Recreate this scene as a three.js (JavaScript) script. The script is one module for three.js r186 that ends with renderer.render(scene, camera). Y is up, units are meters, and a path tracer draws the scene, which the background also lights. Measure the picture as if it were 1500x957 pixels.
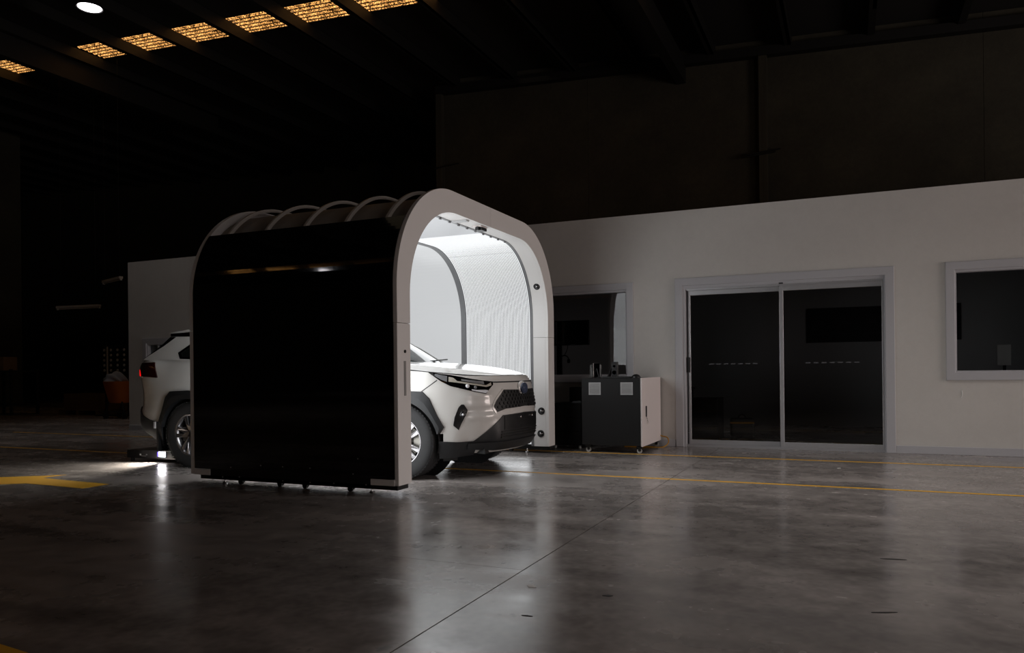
import * as THREE from 'three';
import { RectAreaLightUniformsLib } from 'three/addons/lights/RectAreaLightUniformsLib.js';
import { RoundedBoxGeometry } from 'three/addons/geometries/RoundedBoxGeometry.js';
import { mergeGeometries } from 'three/addons/utils/BufferGeometryUtils.js';
RectAreaLightUniformsLib.init();

// ---------- camera, sky, exposure, large lights ----------
const scene = new THREE.Scene();
const camera = new THREE.PerspectiveCamera(2 * Math.atan(478.5 / 1119.2) * 180 / Math.PI, 1500 / 957, 0.05, 200);
camera.position.set(0, 1.03, 0);
camera.rotation.order = 'YXZ';
camera.rotation.set(0, 0.41703, -0.010574);
camera.setViewOffset(1500, 957, 0, -64.5, 1500, 957);
scene.background = new THREE.Color(0.50, 0.53, 0.58);

const renderer = new THREE.WebGLRenderer({ antialias: true });
renderer.toneMapping = THREE.LinearToneMapping;
renderer.toneMappingExposure = 1.0;
renderer.shadowMap.enabled = true;

const GLOW = {                       // radiance of the things that give off light
  panel: 0.54, ceilingPanel: 0.36, bar: 0.84, nearBar: 4.6, skylight: 1.9, highbay: 8, floorLed: 14,
  panelLight: 1.6, nearPanelLight: 7.5, ceilingLight: 4.4, barLight: 1.3, nearBarLight: 0.3, skylightLight: 0.05, highbayLight: 12, doorway: 3.0, addedDoorway: 7.5, ledLight: 30, ledSpot: 24,
};
const TUNNEL_WHITE = new THREE.Color(0.96, 0.98, 1.0);
function rectLight(x, y, z, tx, ty, tz, w, h, color, intensity, parent = scene) {
  const l = new THREE.RectAreaLight(color, intensity, w, h);
  l.position.set(x, y, z); l.lookAt(tx, ty, tz); parent.add(l);
  return l;
}
// daylight through an open roller door in the right-hand wall, and an unseen second one added for light (the openings are built further down)
rectLight(10.95, 2.0, 3.6, 0, 2.0, 3.6, 4.6, 3.7, new THREE.Color(1.0, 0.84, 0.78), GLOW.doorway);
rectLight(10.95, 1.95, -7.9, 0, 1.95, -7.9, 4.3, 3.6, new THREE.Color(1.0, 0.84, 0.78), GLOW.addedDoorway);
// the light tunnel: smooth diffuser panels, ribbed walls and the ceiling between them
rectLight(-5.04, 1.0, -8.74, -5.04, 1.0, 0, 0.84, 1.8, TUNNEL_WHITE, GLOW.panelLight);
rectLight(-5.04, 1.0, -5.61, -5.04, 1.0, -20, 0.84, 1.8, TUNNEL_WHITE, GLOW.nearPanelLight);
rectLight(-5.04, 2.48, -7.18, -5.04, 0, -7.18, 0.84, 1.5, TUNNEL_WHITE, GLOW.ceilingLight);
rectLight(-4.08, 2.48, -6.95, -4.08, 0, -6.95, 0.86, 1.1, TUNNEL_WHITE, GLOW.ceilingLight);
rectLight(-4.08, 1.0, -8.73, -4.08, 1.0, 0, 0.86, 1.7, TUNNEL_WHITE, GLOW.barLight);
rectLight(-4.08, 1.0, -5.62, -4.08, 1.0, -20, 0.86, 1.7, TUNNEL_WHITE, GLOW.nearBarLight);

// ---------- helpers ----------
let seed = 7;
const rnd = () => { seed = (seed * 1664525 + 1013904223) >>> 0; return seed / 4294967296; };
const counts = {};
const numbered = n => { const k = counts[n] = (counts[n] ?? -1) + 1; return k ? `${n}_${String(k).padStart(3, '0')}` : n; };
function mesh(name, geo, mat, parent = scene, pos, rot) {
  const m = new THREE.Mesh(geo, mat);
  m.name = parent === scene ? numbered(name) : name;
  m.castShadow = m.receiveShadow = true;
  if (pos) m.position.set(...pos);
  if (rot) m.rotation.set(...rot);
  parent.add(m);
  return m;
}
function tag(o, label, category, group) { o.userData.label = label; o.userData.category = category; if (group) o.userData.group = group; return o; }
function thing(name, label, category, pos = [0, 0, 0], turn = 0, group) {
  const g = new THREE.Group(); g.name = numbered(name); g.position.set(...pos); g.rotation.y = turn; scene.add(g);
  return tag(g, label, category, group);
}
function struct(name, pos = [0, 0, 0]) { const g = new THREE.Group(); g.name = name; g.userData.kind = 'structure'; g.position.set(...pos); scene.add(g); return g; }
function sub(name, parent, pos = [0, 0, 0]) { const g = new THREE.Group(); g.name = name; g.position.set(...pos); parent.add(g); return g; }
const box = (w, h, d) => new THREE.BoxGeometry(w, h, d);
const rbox = (w, h, d, r = 0.006) => new RoundedBoxGeometry(w, h, d, 2, Math.min(r, w / 2.01, h / 2.01, d / 2.01));
function boxAt(x0, x1, y0, y1, z0, z1) { const g = box(x1 - x0, y1 - y0, z1 - z0); g.translate((x0 + x1) / 2, (y0 + y1) / 2, (z0 + z1) / 2); return g; }
function rboxAt(x0, x1, y0, y1, z0, z1, r) { const g = rbox(x1 - x0, y1 - y0, z1 - z0, r); g.translate((x0 + x1) / 2, (y0 + y1) / 2, (z0 + z1) / 2); return g; }
function metreUV(g, axis, size) {                         // uv in metres / size on the two axes across `axis`
  const p = g.attributes.position, uv = new Float32Array(p.count * 2), n = g.attributes.normal;
  for (let i = 0; i < p.count; i++) {
    const a = [p.getX(i), p.getY(i), p.getZ(i)];
    let ax = axis;
    if (axis === 'auto') { const c = [Math.abs(n.getX(i)), Math.abs(n.getY(i)), Math.abs(n.getZ(i))]; ax = c.indexOf(Math.max(...c)); }
    const [u, v] = ax === 0 ? [a[2], a[1]] : ax === 1 ? [a[0], a[2]] : [a[0], a[1]];
    uv[2 * i] = u / size; uv[2 * i + 1] = v / size;
  }
  g.setAttribute('uv', new THREE.BufferAttribute(uv, 2));
  return g;
}
const cyl = (r0, r1, h, n = 20) => new THREE.CylinderGeometry(r0, r1, h, n);
function rod(a, b, r, n = 10) {
  const A = new THREE.Vector3(...a), B = new THREE.Vector3(...b), d = B.clone().sub(A), g = cyl(r, r, d.length(), n);
  g.applyQuaternion(new THREE.Quaternion().setFromUnitVectors(new THREE.Vector3(0, 1, 0), d.clone().normalize()));
  return g.translate(...A.add(B).multiplyScalar(0.5).toArray());
}
const tube = (pts, r, n = 40, k = 8) => new THREE.TubeGeometry(new THREE.CatmullRomCurve3(pts.map(p => new THREE.Vector3(...p))), n, r, k);
function grid(nu, nv, fn) {
  const pos = [], uv = [], idx = [];
  for (let i = 0; i <= nu; i++) for (let j = 0; j <= nv; j++) { const p = fn(i / nu, j / nv); pos.push(p[0], p[1], p[2]); uv.push(i / nu, j / nv); }
  for (let i = 0; i < nu; i++) for (let j = 0; j < nv; j++) { const a = i * (nv + 1) + j, b = a + nv + 1; idx.push(a, b, a + 1, b, b + 1, a + 1); }
  const g = new THREE.BufferGeometry();
  g.setAttribute('position', new THREE.Float32BufferAttribute(pos, 3));
  g.setAttribute('uv', new THREE.Float32BufferAttribute(uv, 2));
  g.setIndex(idx); g.computeVertexNormals();
  return g;
}
const merge = list => mergeGeometries(list.map(g => { const q = g.index ? g.toNonIndexed() : g; for (const k of Object.keys(q.attributes)) if (!['position', 'normal', 'uv'].includes(k)) q.deleteAttribute(k); return q; }));
// a closed outline [[z, y], ...] extruded along x from x0 to x1
function alongX(outline, x0, x1, holes = []) {
  const s = new THREE.Shape(outline.map(([z, y]) => new THREE.Vector2(-z, y)));
  for (const h of holes) s.holes.push(new THREE.Path(h.map(([z, y]) => new THREE.Vector2(-z, y))));
  const g = new THREE.ExtrudeGeometry(s, { depth: x1 - x0, bevelEnabled: false });
  g.rotateY(Math.PI / 2); g.translate(x0, 0, 0);
  return g;
}

// ---------- textures ----------
function noiseTile(size, octaves, seed0, stretch = [1, 1]) {           // tiling value noise, 0..1
  const out = new Float32Array(size * size); let norm = 0;
  let s = seed0 >>> 0; const r = () => { s = (s * 1664525 + 1013904223) >>> 0; return s / 4294967296; };
  for (const [cells, amp] of octaves) {
    const cx = Math.max(1, Math.round(cells * stretch[0])), cy = Math.max(1, Math.round(cells * stretch[1]));
    const L = new Float32Array(cx * cy).map(() => r()); norm += amp;
    const ex = new Float32Array(size), ix = new Int32Array(size);
    for (let x = 0; x < size; x++) { const f = x / size * cx, i = Math.floor(f), t = f - i; ix[x] = i; ex[x] = t * t * (3 - 2 * t); }
    for (let y = 0; y < size; y++) {
      const f = y / size * cy, j = Math.floor(f), t = f - j, e = t * t * (3 - 2 * t), r0 = (j % cy) * cx, r1 = ((j + 1) % cy) * cx;
      for (let x = 0; x < size; x++) {
        const i0 = ix[x] % cx, i1 = (ix[x] + 1) % cx, u = ex[x];
        const a = L[r0 + i0] + (L[r0 + i1] - L[r0 + i0]) * u, b = L[r1 + i0] + (L[r1 + i1] - L[r1 + i0]) * u;
        out[y * size + x] += amp * (a + (b - a) * e);
      }
    }
  }
  for (let k = 0; k < out.length; k++) out[k] /= norm;
  return out;
}
function texture(size, fn, srgb) {                                      // fn(k, x, y) -> [r, g, b] 0..255
  const d = new Uint8Array(size * size * 4);
  for (let y = 0, k = 0; y < size; y++) for (let x = 0; x < size; x++, k++) { const c = fn(k, x, y); d[4 * k] = c[0]; d[4 * k + 1] = c[1]; d[4 * k + 2] = c[2]; d[4 * k + 3] = 255; }
  const t = new THREE.DataTexture(d, size, size, THREE.RGBAFormat);
  t.wrapS = t.wrapT = THREE.RepeatWrapping; t.magFilter = THREE.LinearFilter; t.minFilter = THREE.LinearMipmapLinearFilter; t.generateMipmaps = true;
  if (srgb) t.colorSpace = THREE.SRGBColorSpace;
  t.needsUpdate = true;
  return t;
}
const cl = (v, a = 0, b = 255) => Math.min(b, Math.max(a, v));
const FLOOR_TILE = 12;
const nA = noiseTile(2048, [[5, 1], [11, 0.8], [23, 0.6], [60, 0.4]], 11);
const nB = noiseTile(2048, [[90, 1], [210, 0.8], [500, 0.7]], 23);
const nC = noiseTile(2048, [[6, 1], [14, 1], [34, 0.8], [80, 0.5]], 37, [1, 1.6]);
const nD = noiseTile(2048, [[16, 1], [40, 0.8]], 51, [0.5, 3]);
const concreteMap = texture(2048, k => {
  let v = 142 + (nA[k] - 0.5) * 40 + (nB[k] - 0.5) * 46 + (nD[k] - 0.5) * 44;
  if (nB[k] > 0.80) v -= (nB[k] - 0.80) * 380;
  v = cl(v, 30, 210);
  return [v, v * 0.955, v * 0.93];
}, true);
const concreteRough = texture(2048, k => { const v = cl(255 * (0.25 + (nC[k] - 0.5) * 0.42 + (nB[k] - 0.5) * 0.12 + (nD[k] - 0.5) * 0.12), 38, 160); return [v, v, v]; });
const wN = noiseTile(512, [[4, 1], [9, 0.6], [40, 0.5], [128, 0.5]], 71);
const wallMap = texture(512, k => { const v = 236 + (wN[k] - 0.5) * 14; return [v, v * 0.99, v * 0.975]; }, true);
const panelMap = texture(512, k => { const v = 205 + (wN[k] - 0.5) * 90; return [v, v * 0.985, v * 0.93]; }, true);
const dN = noiseTile(1024, [[12, 0.3], [60, 0.7], [128, 1.2], [256, 1]], 91, [1, 1]);
const grainMap = texture(1024, k => {                                   // dirt and insulation mesh seen against the translucent roof sheet
  const a = (dN[k] - 0.44) * 8;
  const v = cl(a, 0.015, 1);
  return [255 * v, 255 * v ** 1.25 * 0.78, 255 * v ** 1.6 * 0.5];
}, true);

// ---------- materials ----------
const std = (color, roughness = 0.6, o = {}) => new THREE.MeshStandardMaterial({ color, roughness, ...o });
const phy = (color, roughness, o = {}) => new THREE.MeshPhysicalMaterial({ color, roughness, ...o });
const M = {
  concrete: phy(0xffffff, 1.0, { ior: 1.9, map: concreteMap, roughnessMap: concreteRough }),
  underfloor: std(0x14120f, 0.95),
  yellowPaint: std(0xefb52c, 0.55),
  officeWall: std(0xe0dfdd, 0.75, { map: wallMap }),
  warehousePanel: std(0x4a473d, 0.9, { map: panelMap }),
  roofDeck: std(0x201e1c, 0.8),
  steel: std(0x1e1d1b, 0.6, { metalness: 0.3 }),
  trim: std(0xbcbcc0, 0.45),
  alu: std(0xc6c7ca, 0.38, { metalness: 0.55 }),
  darkSeal: std(0x141414, 0.7),
  pane: phy(0xd2d5d8, 0.02, { transmission: 1, thickness: 0, ior: 1.5 }),
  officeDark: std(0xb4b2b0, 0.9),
  portal: std(0xdcdad8, 0.42),
  portalSeam: std(0x45403c, 0.8),
  blackGloss: phy(0x020204, 0.06, { clearcoat: 1, clearcoatRoughness: 0.03 }),
  blackMatte: std(0x0a0a0b, 0.55),
  blackSatin: std(0x0b0b0c, 0.38),
  skin: std(0x8c867f, 0.55),
  hoop: std(0xc4bfb8, 0.35),
  diffuser: std(0x4a4b4c, 0.35, { emissive: TUNNEL_WHITE, emissiveIntensity: GLOW.panel }),
  ceilDiffuser: std(0x4a4b4c, 0.3, { emissive: new THREE.Color(0.93, 0.96, 1.0), emissiveIntensity: GLOW.ceilingPanel }),
  bar: std(0x666666, 0.4, { emissive: TUNNEL_WHITE, emissiveIntensity: GLOW.bar }),
  nearBar: std(0x666666, 0.4, { emissive: TUNNEL_WHITE, emissiveIntensity: GLOW.nearBar }),
  ribBack: std(0x161617, 0.6),
  edging: std(0x6e6f71, 0.45),
  chrome: std(0xdadada, 0.18, { metalness: 1 }),
  castor: std(0xb9b9b6, 0.4),
  greyPlastic: std(0x8b8a88, 0.5),
  paint: phy(0xcfcdc9, 0.32, { clearcoat: 1, clearcoatRoughness: 0.03 }),
  cladding: std(0x1d1e20, 0.5),
  lampBlack: phy(0x060608, 0.08, { clearcoat: 1, clearcoatRoughness: 0.02 }),
  lightGuide: phy(0xb9b4a8, 0.25, { clearcoat: 1 }),
  lens: phy(0xd9dade, 0.15, { clearcoat: 1 }),
  tyre: std(0x222223, 0.78),
  rim: std(0x9c9a9c, 0.25, { metalness: 0.9 }),
  rimDark: std(0x111112, 0.5, { metalness: 0.3 }),
  brake: std(0x8e8b84, 0.4, { metalness: 0.7 }),
  tailRed: phy(0x2a0406, 0.1, { clearcoat: 1 }),
  tailLit: std(0x600406, 0.3, { emissive: 0xff1010, emissiveIntensity: 0.9 }),
  carGlass: phy(0x7f8c8a, 0.02, { transmission: 1, thickness: 0, ior: 1.5 }),
  cabin: std(0x19191b, 0.85),
  emblemBlue: phy(0x0a2348, 0.35),
  cabinetBlack: std(0x060607, 0.7),
  cabinetWhite: std(0xe4dcda, 0.4),
  vent: std(0xb4b5b6, 0.45),
  orange: std(0xc96a12, 0.55),
  yellowCable: std(0xb98514, 0.6),
  cloth: std(0x8a8f96, 0.9),
  timber: std(0x6b5233, 0.85),
  carton: std(0x7b5f3a, 0.9),
  batten: std(0xc9c6bf, 0.5),
  paper: std(0xe6e6e4, 0.8),
  scuff: std(0x15110f, 0.7),
};
for (const k of ['paint', 'cladding', 'lampBlack', 'lightGuide', 'lens', 'carGlass', 'tailRed', 'tailLit', 'blackGloss', 'cabin', 'diffuser']) M[k].side = THREE.DoubleSide;

// ---------- the building ----------
const roofY = x => 7.98 - 0.052 * x;
const XL = -26.02, XR = 11, ZF = 36, XBL = -42, ZB = -17.2, ZBAY = -24, XBAY = -9.6, ZW = -10.148, OT = 3.122, OL = -12.32;
const floorG = struct('floor');
{
  const J = -1.552, g = 0.0035, CZ = -3.622, c = 0.0012;
  const slab = (x0, x1, z0, z1) => mesh('floor_slab', metreUV(boxAt(x0, x1, -0.1, 0, z0, z1), 1, FLOOR_TILE), M.concrete, floorG);
  slab(XBL - 0.2, J - g, CZ + c, ZF + 0.2);
  slab(XBL - 0.2, J - g, ZBAY - 0.2, CZ - c);
  slab(J + g, XR + 0.2, ZBAY - 0.2, ZF + 0.2);
  mesh('floor_base', boxAt(XBL - 0.2, XR + 0.2, -0.3, -0.1, ZBAY - 0.2, ZF + 0.2), M.underfloor, floorG);
  const flat = (pts, name, mat) => { const s = new THREE.Shape(pts.map(([x, z]) => new THREE.Vector2(x, -z))); const e = new THREE.ExtrudeGeometry(s, { depth: 0.0015, bevelEnabled: false }); e.rotateX(-Math.PI / 2); return mesh(name, e, mat, floorG); };
  const line = (x0, x1, z, w) => flat([[x0, z - w / 2], [x1, z - w / 2], [x1, z + w / 2], [x0, z + w / 2]], 'painted_line', M.yellowPaint);
  line(J + g, 9, -7.117, 0.05); line(-12, J - g, -7.117, 0.05);
  line(J + g, 9, -9.078, 0.05); line(-14, J - g, -9.078, 0.05);
  flat([[-8.6, -5.3], [-7.909, -4.985], [-7.585, -5.206], [-7.417, -5.347], [-7.433, -5.102], [-6.909, -5.064], [-6.391, -5.033], [-6.386, -4.753], [-6.953, -4.785], [-7.214, -4.783], [-7.388, -4.656], [-8.2, -4.2], [-9.2, -4.4]], 'painted_arrow', M.yellowPaint);
  flat([[-3.4, -1.95], [-2.99, -1.88], [-2.80, -1.86], [-2.7, -1.80], [-3.4, -1.70]], 'painted_line', M.yellowPaint);
  // rubber scuffs and drips seen as small separate dark marks
  for (const [x, z, l, w, a] of [[-1.02, -3.35, 0.05, 0.022, 0.3], [0.2, -4.55, 0.13, 0.02, 0.15], [1.0, -3.12, 0.13, 0.014, 0.35], [1.12, -3.14, 0.17, 0.02, 0.35], [0.12, -3.55, 0.11, 0.016, 0.4], [-0.2, -2.9, 0.14, 0.018, 0.3], [-1.25, -2.95, 0.05, 0.012, 0.1]]) {
    const p = []; for (let k = 0; k < 12; k++) { const t = k / 12 * Math.PI * 2, u = Math.cos(t) * l / 2, v = Math.sin(t) * w / 2 * (0.7 + 0.6 * rnd()); p.push([x + u * Math.cos(a) - v * Math.sin(a), z - u * Math.sin(a) - v * Math.cos(a)]); }
    flat(p, 'scuff_mark', M.scuff);
  }
}
{ // ceiling: sloping roof deck with long slots for the translucent sheets, purlins below, rafters below those
  const roof = struct('ceiling');
  const SKY = [[-13.26, -12.5], [4.5, 5.26], [29.0, 29.76]];
  const slope = Math.atan(0.052), L = (XR + 0.2 - (XBL - 0.2)) / Math.cos(slope), mx = (XR + XBL) / 2;
  const bands = []; let z0 = ZBAY - 0.2; for (const [a, b] of SKY) { bands.push([z0, a]); z0 = b; } bands.push([z0, ZF + 0.2]);
  for (const [a, b] of bands) mesh('roof_deck', box(L, 0.06, b - a), M.roofDeck, roof, [mx, roofY(mx) + 0.05, (a + b) / 2], [0, 0, -slope]);
  const faces = []; for (let k = -19; k <= 13; k++) faces.push(-10.55 + 1.58 * k);
  const purl = boxAt(-0.065, 0, -0.25, 0, ZBAY, ZF);
  const lip = merge([purl, boxAt(-0.13, 0, -0.25, -0.235, ZBAY, ZF)]);
  faces.forEach(x => { if (x < XR - 0.1) mesh('purlin', lip, M.steel, roof, [x, roofY(x), 0]); });
  // one corrugated translucent sheet per bay, lapped on the purlins; the amber grain is dirt and mesh against the evening sky
  const corr = (len, w) => grid(2, 36, (u, v) => { const t = (v * 6) % 1, h = t < 0.25 ? 0 : t < 0.4 ? (t - 0.25) / 0.15 : t < 0.6 ? 1 : t < 0.75 ? (0.75 - t) / 0.15 : 0; return [(u - 0.5) * len, 0.028 * h, (v - 0.5) * w]; });
  const sheetGeo = corr(1.58, 0.80), uv = sheetGeo.attributes.uv; for (let i = 0; i < uv.count; i++) uv.setXY(i, uv.getX(i) * 1.2, uv.getY(i) * 0.6);
  M.skylight = std(0x2a2219, 0.6, { map: grainMap, emissive: new THREE.Color(1.0, 0.86, 0.66), emissiveMap: grainMap, emissiveIntensity: GLOW.skylight, side: THREE.DoubleSide });
  const ribShadeGeo = merge([-2, -1, 0, 1, 2].map(k => box(1.58, 0.012, 0.02).translate(0, 0, k * 0.133)));  // dark strips added for the corrugation shading that the even glow lacks
  SKY.forEach(([a, b], row) => {
    const zc = (a + b) / 2;
    faces.forEach((x, k) => {
      if (x < -24.5 || x > 2 || Math.abs(x + 18.45) < 0.4 || (row === 2 && k % 3)) { if (x < XR) mesh('roof_deck', box(1.58, 0.05, b - a), M.roofDeck, roof, [x + 0.79, roofY(x + 0.79) + 0.06, zc], [0, 0, -slope]); return; }
      mesh('translucent_sheet', sheetGeo, M.skylight, roof, [x + 0.79, roofY(x + 0.79) + 0.03, zc], [0, 0, -slope]);
      mesh('rib_shade_strips', ribShadeGeo, M.roofDeck, roof, [x + 0.79, roofY(x + 0.79) + 0.012, zc], [0, 0, -slope]).userData.kind = 'stuff';
    });
    for (const [xa, xb] of [[-24.4, -18.5], [-16.8, 3]]) { const xc = (xa + xb) / 2; rectLight(xc, roofY(xc) - 0.27, zc, xc - 0.052, roofY(xc) - 1.27, zc, xb - xa, b - a, new THREE.Color(1.0, 0.78, 0.52), GLOW.skylightLight); }
  });
  for (const x of [-17.15, -3.4]) mesh('rafter', boxAt(x - 0.1, x + 0.1, roofY(x) - 0.75, roofY(x) - 0.25, ZB, ZF), M.steel, roof);
}
{ // walls
  const wl = struct('wall_left');
  for (let k = 0; k < 5; k++) for (const [y0, y1] of [[0, 2.6], [2.604, 5.4], [5.404, 9.30]]) mesh('wall_panel', metreUV(boxAt(XL - 0.2, XL, y0, y1, ZB + k * 10.68 + 0.006, ZB + (k + 1) * 10.68), 0, 3), M.warehousePanel, wl);
  mesh('wall_core', boxAt(XL - 0.28, XL - 0.2, 0, 9.3, ZB, ZF), M.warehousePanel, wl);
  const wb = struct('wall_back');
  for (const [x0, x1] of [[XBAY, -5.6], [-5.594, -1.65], [-1.644, 2.4], [2.406, 6.6], [6.606, XR]]) mesh('wall_panel', metreUV(alongZ([[x0, 0], [x1, 0], [x1, roofY(x1)], [x0, roofY(x0)]], ZB - 0.2, ZB), 2, 3), M.warehousePanel, wb);
  mesh('wall_core', alongZ([[XBAY, 0], [XR, 0], [XR, roofY(XR)], [XBAY, roofY(XBAY)]], ZB - 0.28, ZB - 0.2), M.warehousePanel, wb);
  mesh('eaves_beam', alongZ([[XBAY, roofY(XBAY) - 0.39], [XR, roofY(XR) - 0.39], [XR, roofY(XR) - 0.2], [XBAY, roofY(XBAY) - 0.2]], ZB, ZB + 0.2), M.steel, wb);
  mesh('column', boxAt(-1.735, -1.565, 0, roofY(-1.65) - 0.39, ZB, ZB + 0.17), M.warehousePanel, wb);
  mesh('column', boxAt(XBAY, XBAY + 0.16, 0, roofY(XBAY) - 0.39, ZB, ZB + 0.16), M.warehousePanel, wb);
  for (const [x, y] of [[-1.65, 5.6], [-1.75, 5.55], [XBAY + 0.3, 6.2], [-9.2, 4.1]]) mesh('bracket', rod([x - 0.35, y, ZB + 0.18], [x + 0.35, y + 0.05, ZB + 0.18], 0.018), M.steel, wb);
  const bay = struct('wall_bay');
  mesh('bay_back', boxAt(XBL, XBAY, 0, 10.3, ZBAY - 0.2, ZBAY), M.warehousePanel, bay);
  mesh('bay_side', boxAt(XBAY, XBAY + 0.2, 0, 8.6, ZBAY, ZB - 0.2), M.warehousePanel, bay);
  mesh('bay_end', boxAt(XBL - 0.2, XBL, 0, 10.3, ZBAY, ZF), M.warehousePanel, bay);
  mesh('bay_front', boxAt(XBL, XL - 0.2, 0, 10.3, ZB + 3, ZB + 3.2), M.warehousePanel, bay);
  const wr = struct('wall_right');                                     // with the open roller door and a second opening added for light
  mesh('wall_panel', metreUV(alongX([[ZBAY, 0], [-10.1, 0], [-10.1, 4], [-5.65, 4], [-5.65, 0], [1.2, 0], [1.2, 4], [6.0, 4], [6.0, 0], [ZF + 0.2, 0], [ZF + 0.2, 7.6], [ZBAY, 7.6]], XR, XR + 0.2), 0, 3), M.warehousePanel, wr);
  for (const [n, z, h] of [[2, 3.6, 2.4], [3, -7.875, 2.225]]) {  // the last entry is an unseen door, added to light faces turned right
    const d2 = struct(`door_${n}`, [XR - 0.02, 0, z]);
    for (const s of [-1, 1]) mesh('guide_rail', boxAt(-0.08, 0.02, 0, 4, s * h - 0.04, s * h + 0.04), M.steel, d2);
    mesh('roller_curtain', cyl(0.24, 0.24, 2 * h + 0.2, 24).rotateX(Math.PI / 2), M.steel, d2, [-0.2, 4.26, 0]);
  }
  const wf = struct('wall_front');
  mesh('wall_panel', boxAt(XBL, XR, 0, 10.3, ZF, ZF + 0.2), M.warehousePanel, wf);
}
function alongZ(pts, z0, z1, holes = []) {                             // outline [[x, y], ...] extruded from z0 to z1
  const s = new THREE.Shape(pts.map(p => new THREE.Vector2(...p)));
  for (const h of holes) s.holes.push(new THREE.Path(h.map(p => new THREE.Vector2(...p))));
  const g = new THREE.ExtrudeGeometry(s, { depth: z1 - z0, bevelEnabled: false }); g.translate(0, 0, z0); return g;
}
const rect = (x0, x1, y0, y1) => [[x0, y0], [x1, y0], [x1, y1], [x0, y1]];

// ---------- the office built inside the hall ----------
const OFX = 7, WT = 0.14;
{
  const wo = struct('wall_office');
  const doorHole = [[-2.02, -0.001], [0.385, -0.001], [0.385, 2.125], [-2.02, 2.125]];
  const outline = [[OL, 0], [-2.02, 0], [-2.02, 2.125], [0.385, 2.125], [0.385, 0], [OFX, 0], [OFX, OT], [OL, OT]];
  mesh('front_wall', metreUV(alongZ(outline, ZW - WT, ZW, [rect(-11.85, -10.5, 0.95, 1.60), rect(-5.4, -2.778, 0.945, 2.115), rect(1.108, 4.4, 0.955, 2.14)]), 2, 2.5), M.officeWall, wo);
  mesh('end_wall', boxAt(OL, OL + WT, 0, OT, -14.4, ZW - WT), M.officeWall, wo);
  mesh('end_wall', boxAt(OFX - WT, OFX, 0, OT, -14.4, ZW - WT), M.officeWall, wo);
  mesh('rear_wall', boxAt(OL, OFX, 0, OT, -14.54, -14.4), M.officeDark, wo);
  mesh('lid', boxAt(OL, OFX, OT - 0.12, OT - 0.001, -14.4, ZW - WT), M.officeDark, wo);
  mesh('scratch', tube([[1.165, 0.66, ZW + 0.001], [1.175, 0.70, ZW + 0.0015], [1.17, 0.745, ZW + 0.001]], 0.004, 8, 5), M.paper, wo);
  const bb = struct('baseboard_office');
  for (const [a, b] of [[OL + 0.002, -2.13], [0.49, OFX]]) mesh('board', rboxAt(a, b, 0, 0.092, ZW, ZW + 0.016, 0.004), M.trim, bb);

  // mitred casing boards round an opening, then an inner frame, then glass
  const casing = (g, x0, x1, y0, y1, w, toFloor) => {
    const Z0 = 0, Z1 = 0.022, P = (pts) => { const s = new THREE.Shape(pts.map(p => new THREE.Vector2(...p))); const e = new THREE.ExtrudeGeometry(s, { depth: Z1 - Z0 - 0.006, bevelEnabled: true, bevelSize: 0.005, bevelThickness: 0.006, bevelSegments: 2 }); return e; };
    const i = 0.004;
    mesh('casing_board', P([[x0 - w + i, y1 + w - i], [x1 + w - i, y1 + w - i], [x1, y1 + i], [x0, y1 + i]]), M.trim, g);
    for (const sgn of [-1, 1]) { const xi = sgn < 0 ? x0 - i : x1 + i, xo = sgn < 0 ? x0 - w + i : x1 + w - i; mesh('casing_board', P(toFloor ? [[xi, 0.005], [xo, 0.005], [xo, y1 + w - i], [xi, y1 + i]] : [[xi, y0 - i], [xo, y0 - w + i], [xo, y1 + w - i], [xi, y1 + i]]), M.trim, g); }
    if (!toFloor) mesh('casing_board', P([[x0 - w + i, y0 - w + i], [x1 + w - i, y0 - w + i], [x1, y0 - i], [x0, y0 - i]]), M.trim, g);
  };
  const windowAt = (n, x0, x1, y0, y1, mull = []) => {
    const g = struct(`window_${n}`, [0, 0, ZW]);
    casing(g, x0, x1, y0, y1, 0.093);
    const f = 0.03;
    for (const [a, b, c, d] of [[x0, x1, y1 - f, y1], [x0, x1, y0, y0 + f * 0.6], [x0, x0 + f * 0.6, y0 + f * 0.6, y1 - f], [x1 - f * 0.6, x1, y0 + f * 0.6, y1 - f]]) mesh('frame_bar', rboxAt(a, b, c, d, -0.11, -0.002, 0.003), M.trim, g);
    for (const x of mull) mesh('mullion', rboxAt(x - 0.02, x + 0.02, y0 + 0.018, y1 - f, -0.09, -0.05, 0.003), M.alu, g);
    let xs = [x0 + 0.018, ...mull, x1 - 0.018];
    for (let k = 0; k + 1 < xs.length; k++) mesh('pane', new THREE.PlaneGeometry(xs[k + 1] - xs[k], y1 - y0 - 0.048), M.pane, g, [(xs[k] + xs[k + 1]) / 2, (y0 + y1 - 0.012) / 2, -0.07]);
  };
  windowAt(1, -5.4, -2.778, 0.945, 2.115);
  windowAt(2, 1.108, 4.4, 0.955, 2.14);
  windowAt(3, -11.85, -10.5, 0.95, 1.60, [-11.62]);

  const d = struct('door_1', [0, 0, ZW]);
  casing(d, -2.02, 0.385, 0, 2.125, 0.1, true);
  for (const [a, b, c, e] of [[-2.02, -1.99, 0, 2.125], [0.37, 0.385, 0, 2.125], [-1.99, 0.37, 2.085, 2.125]]) mesh('jamb', boxAt(a, b, c, e, -0.14, -0.002), M.trim, d);
  mesh('track', merge([boxAt(-1.99, 0.37, 0, 0.018, -0.13, -0.02), boxAt(-1.99, 0.37, 0.018, 0.03, -0.075, -0.07), boxAt(-1.99, 0.37, 0.018, 0.03, -0.028, -0.02)]), M.alu, d);
  mesh('head_track', boxAt(-1.99, 0.37, 2.06, 2.085, -0.13, -0.03), M.alu, d);
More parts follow.
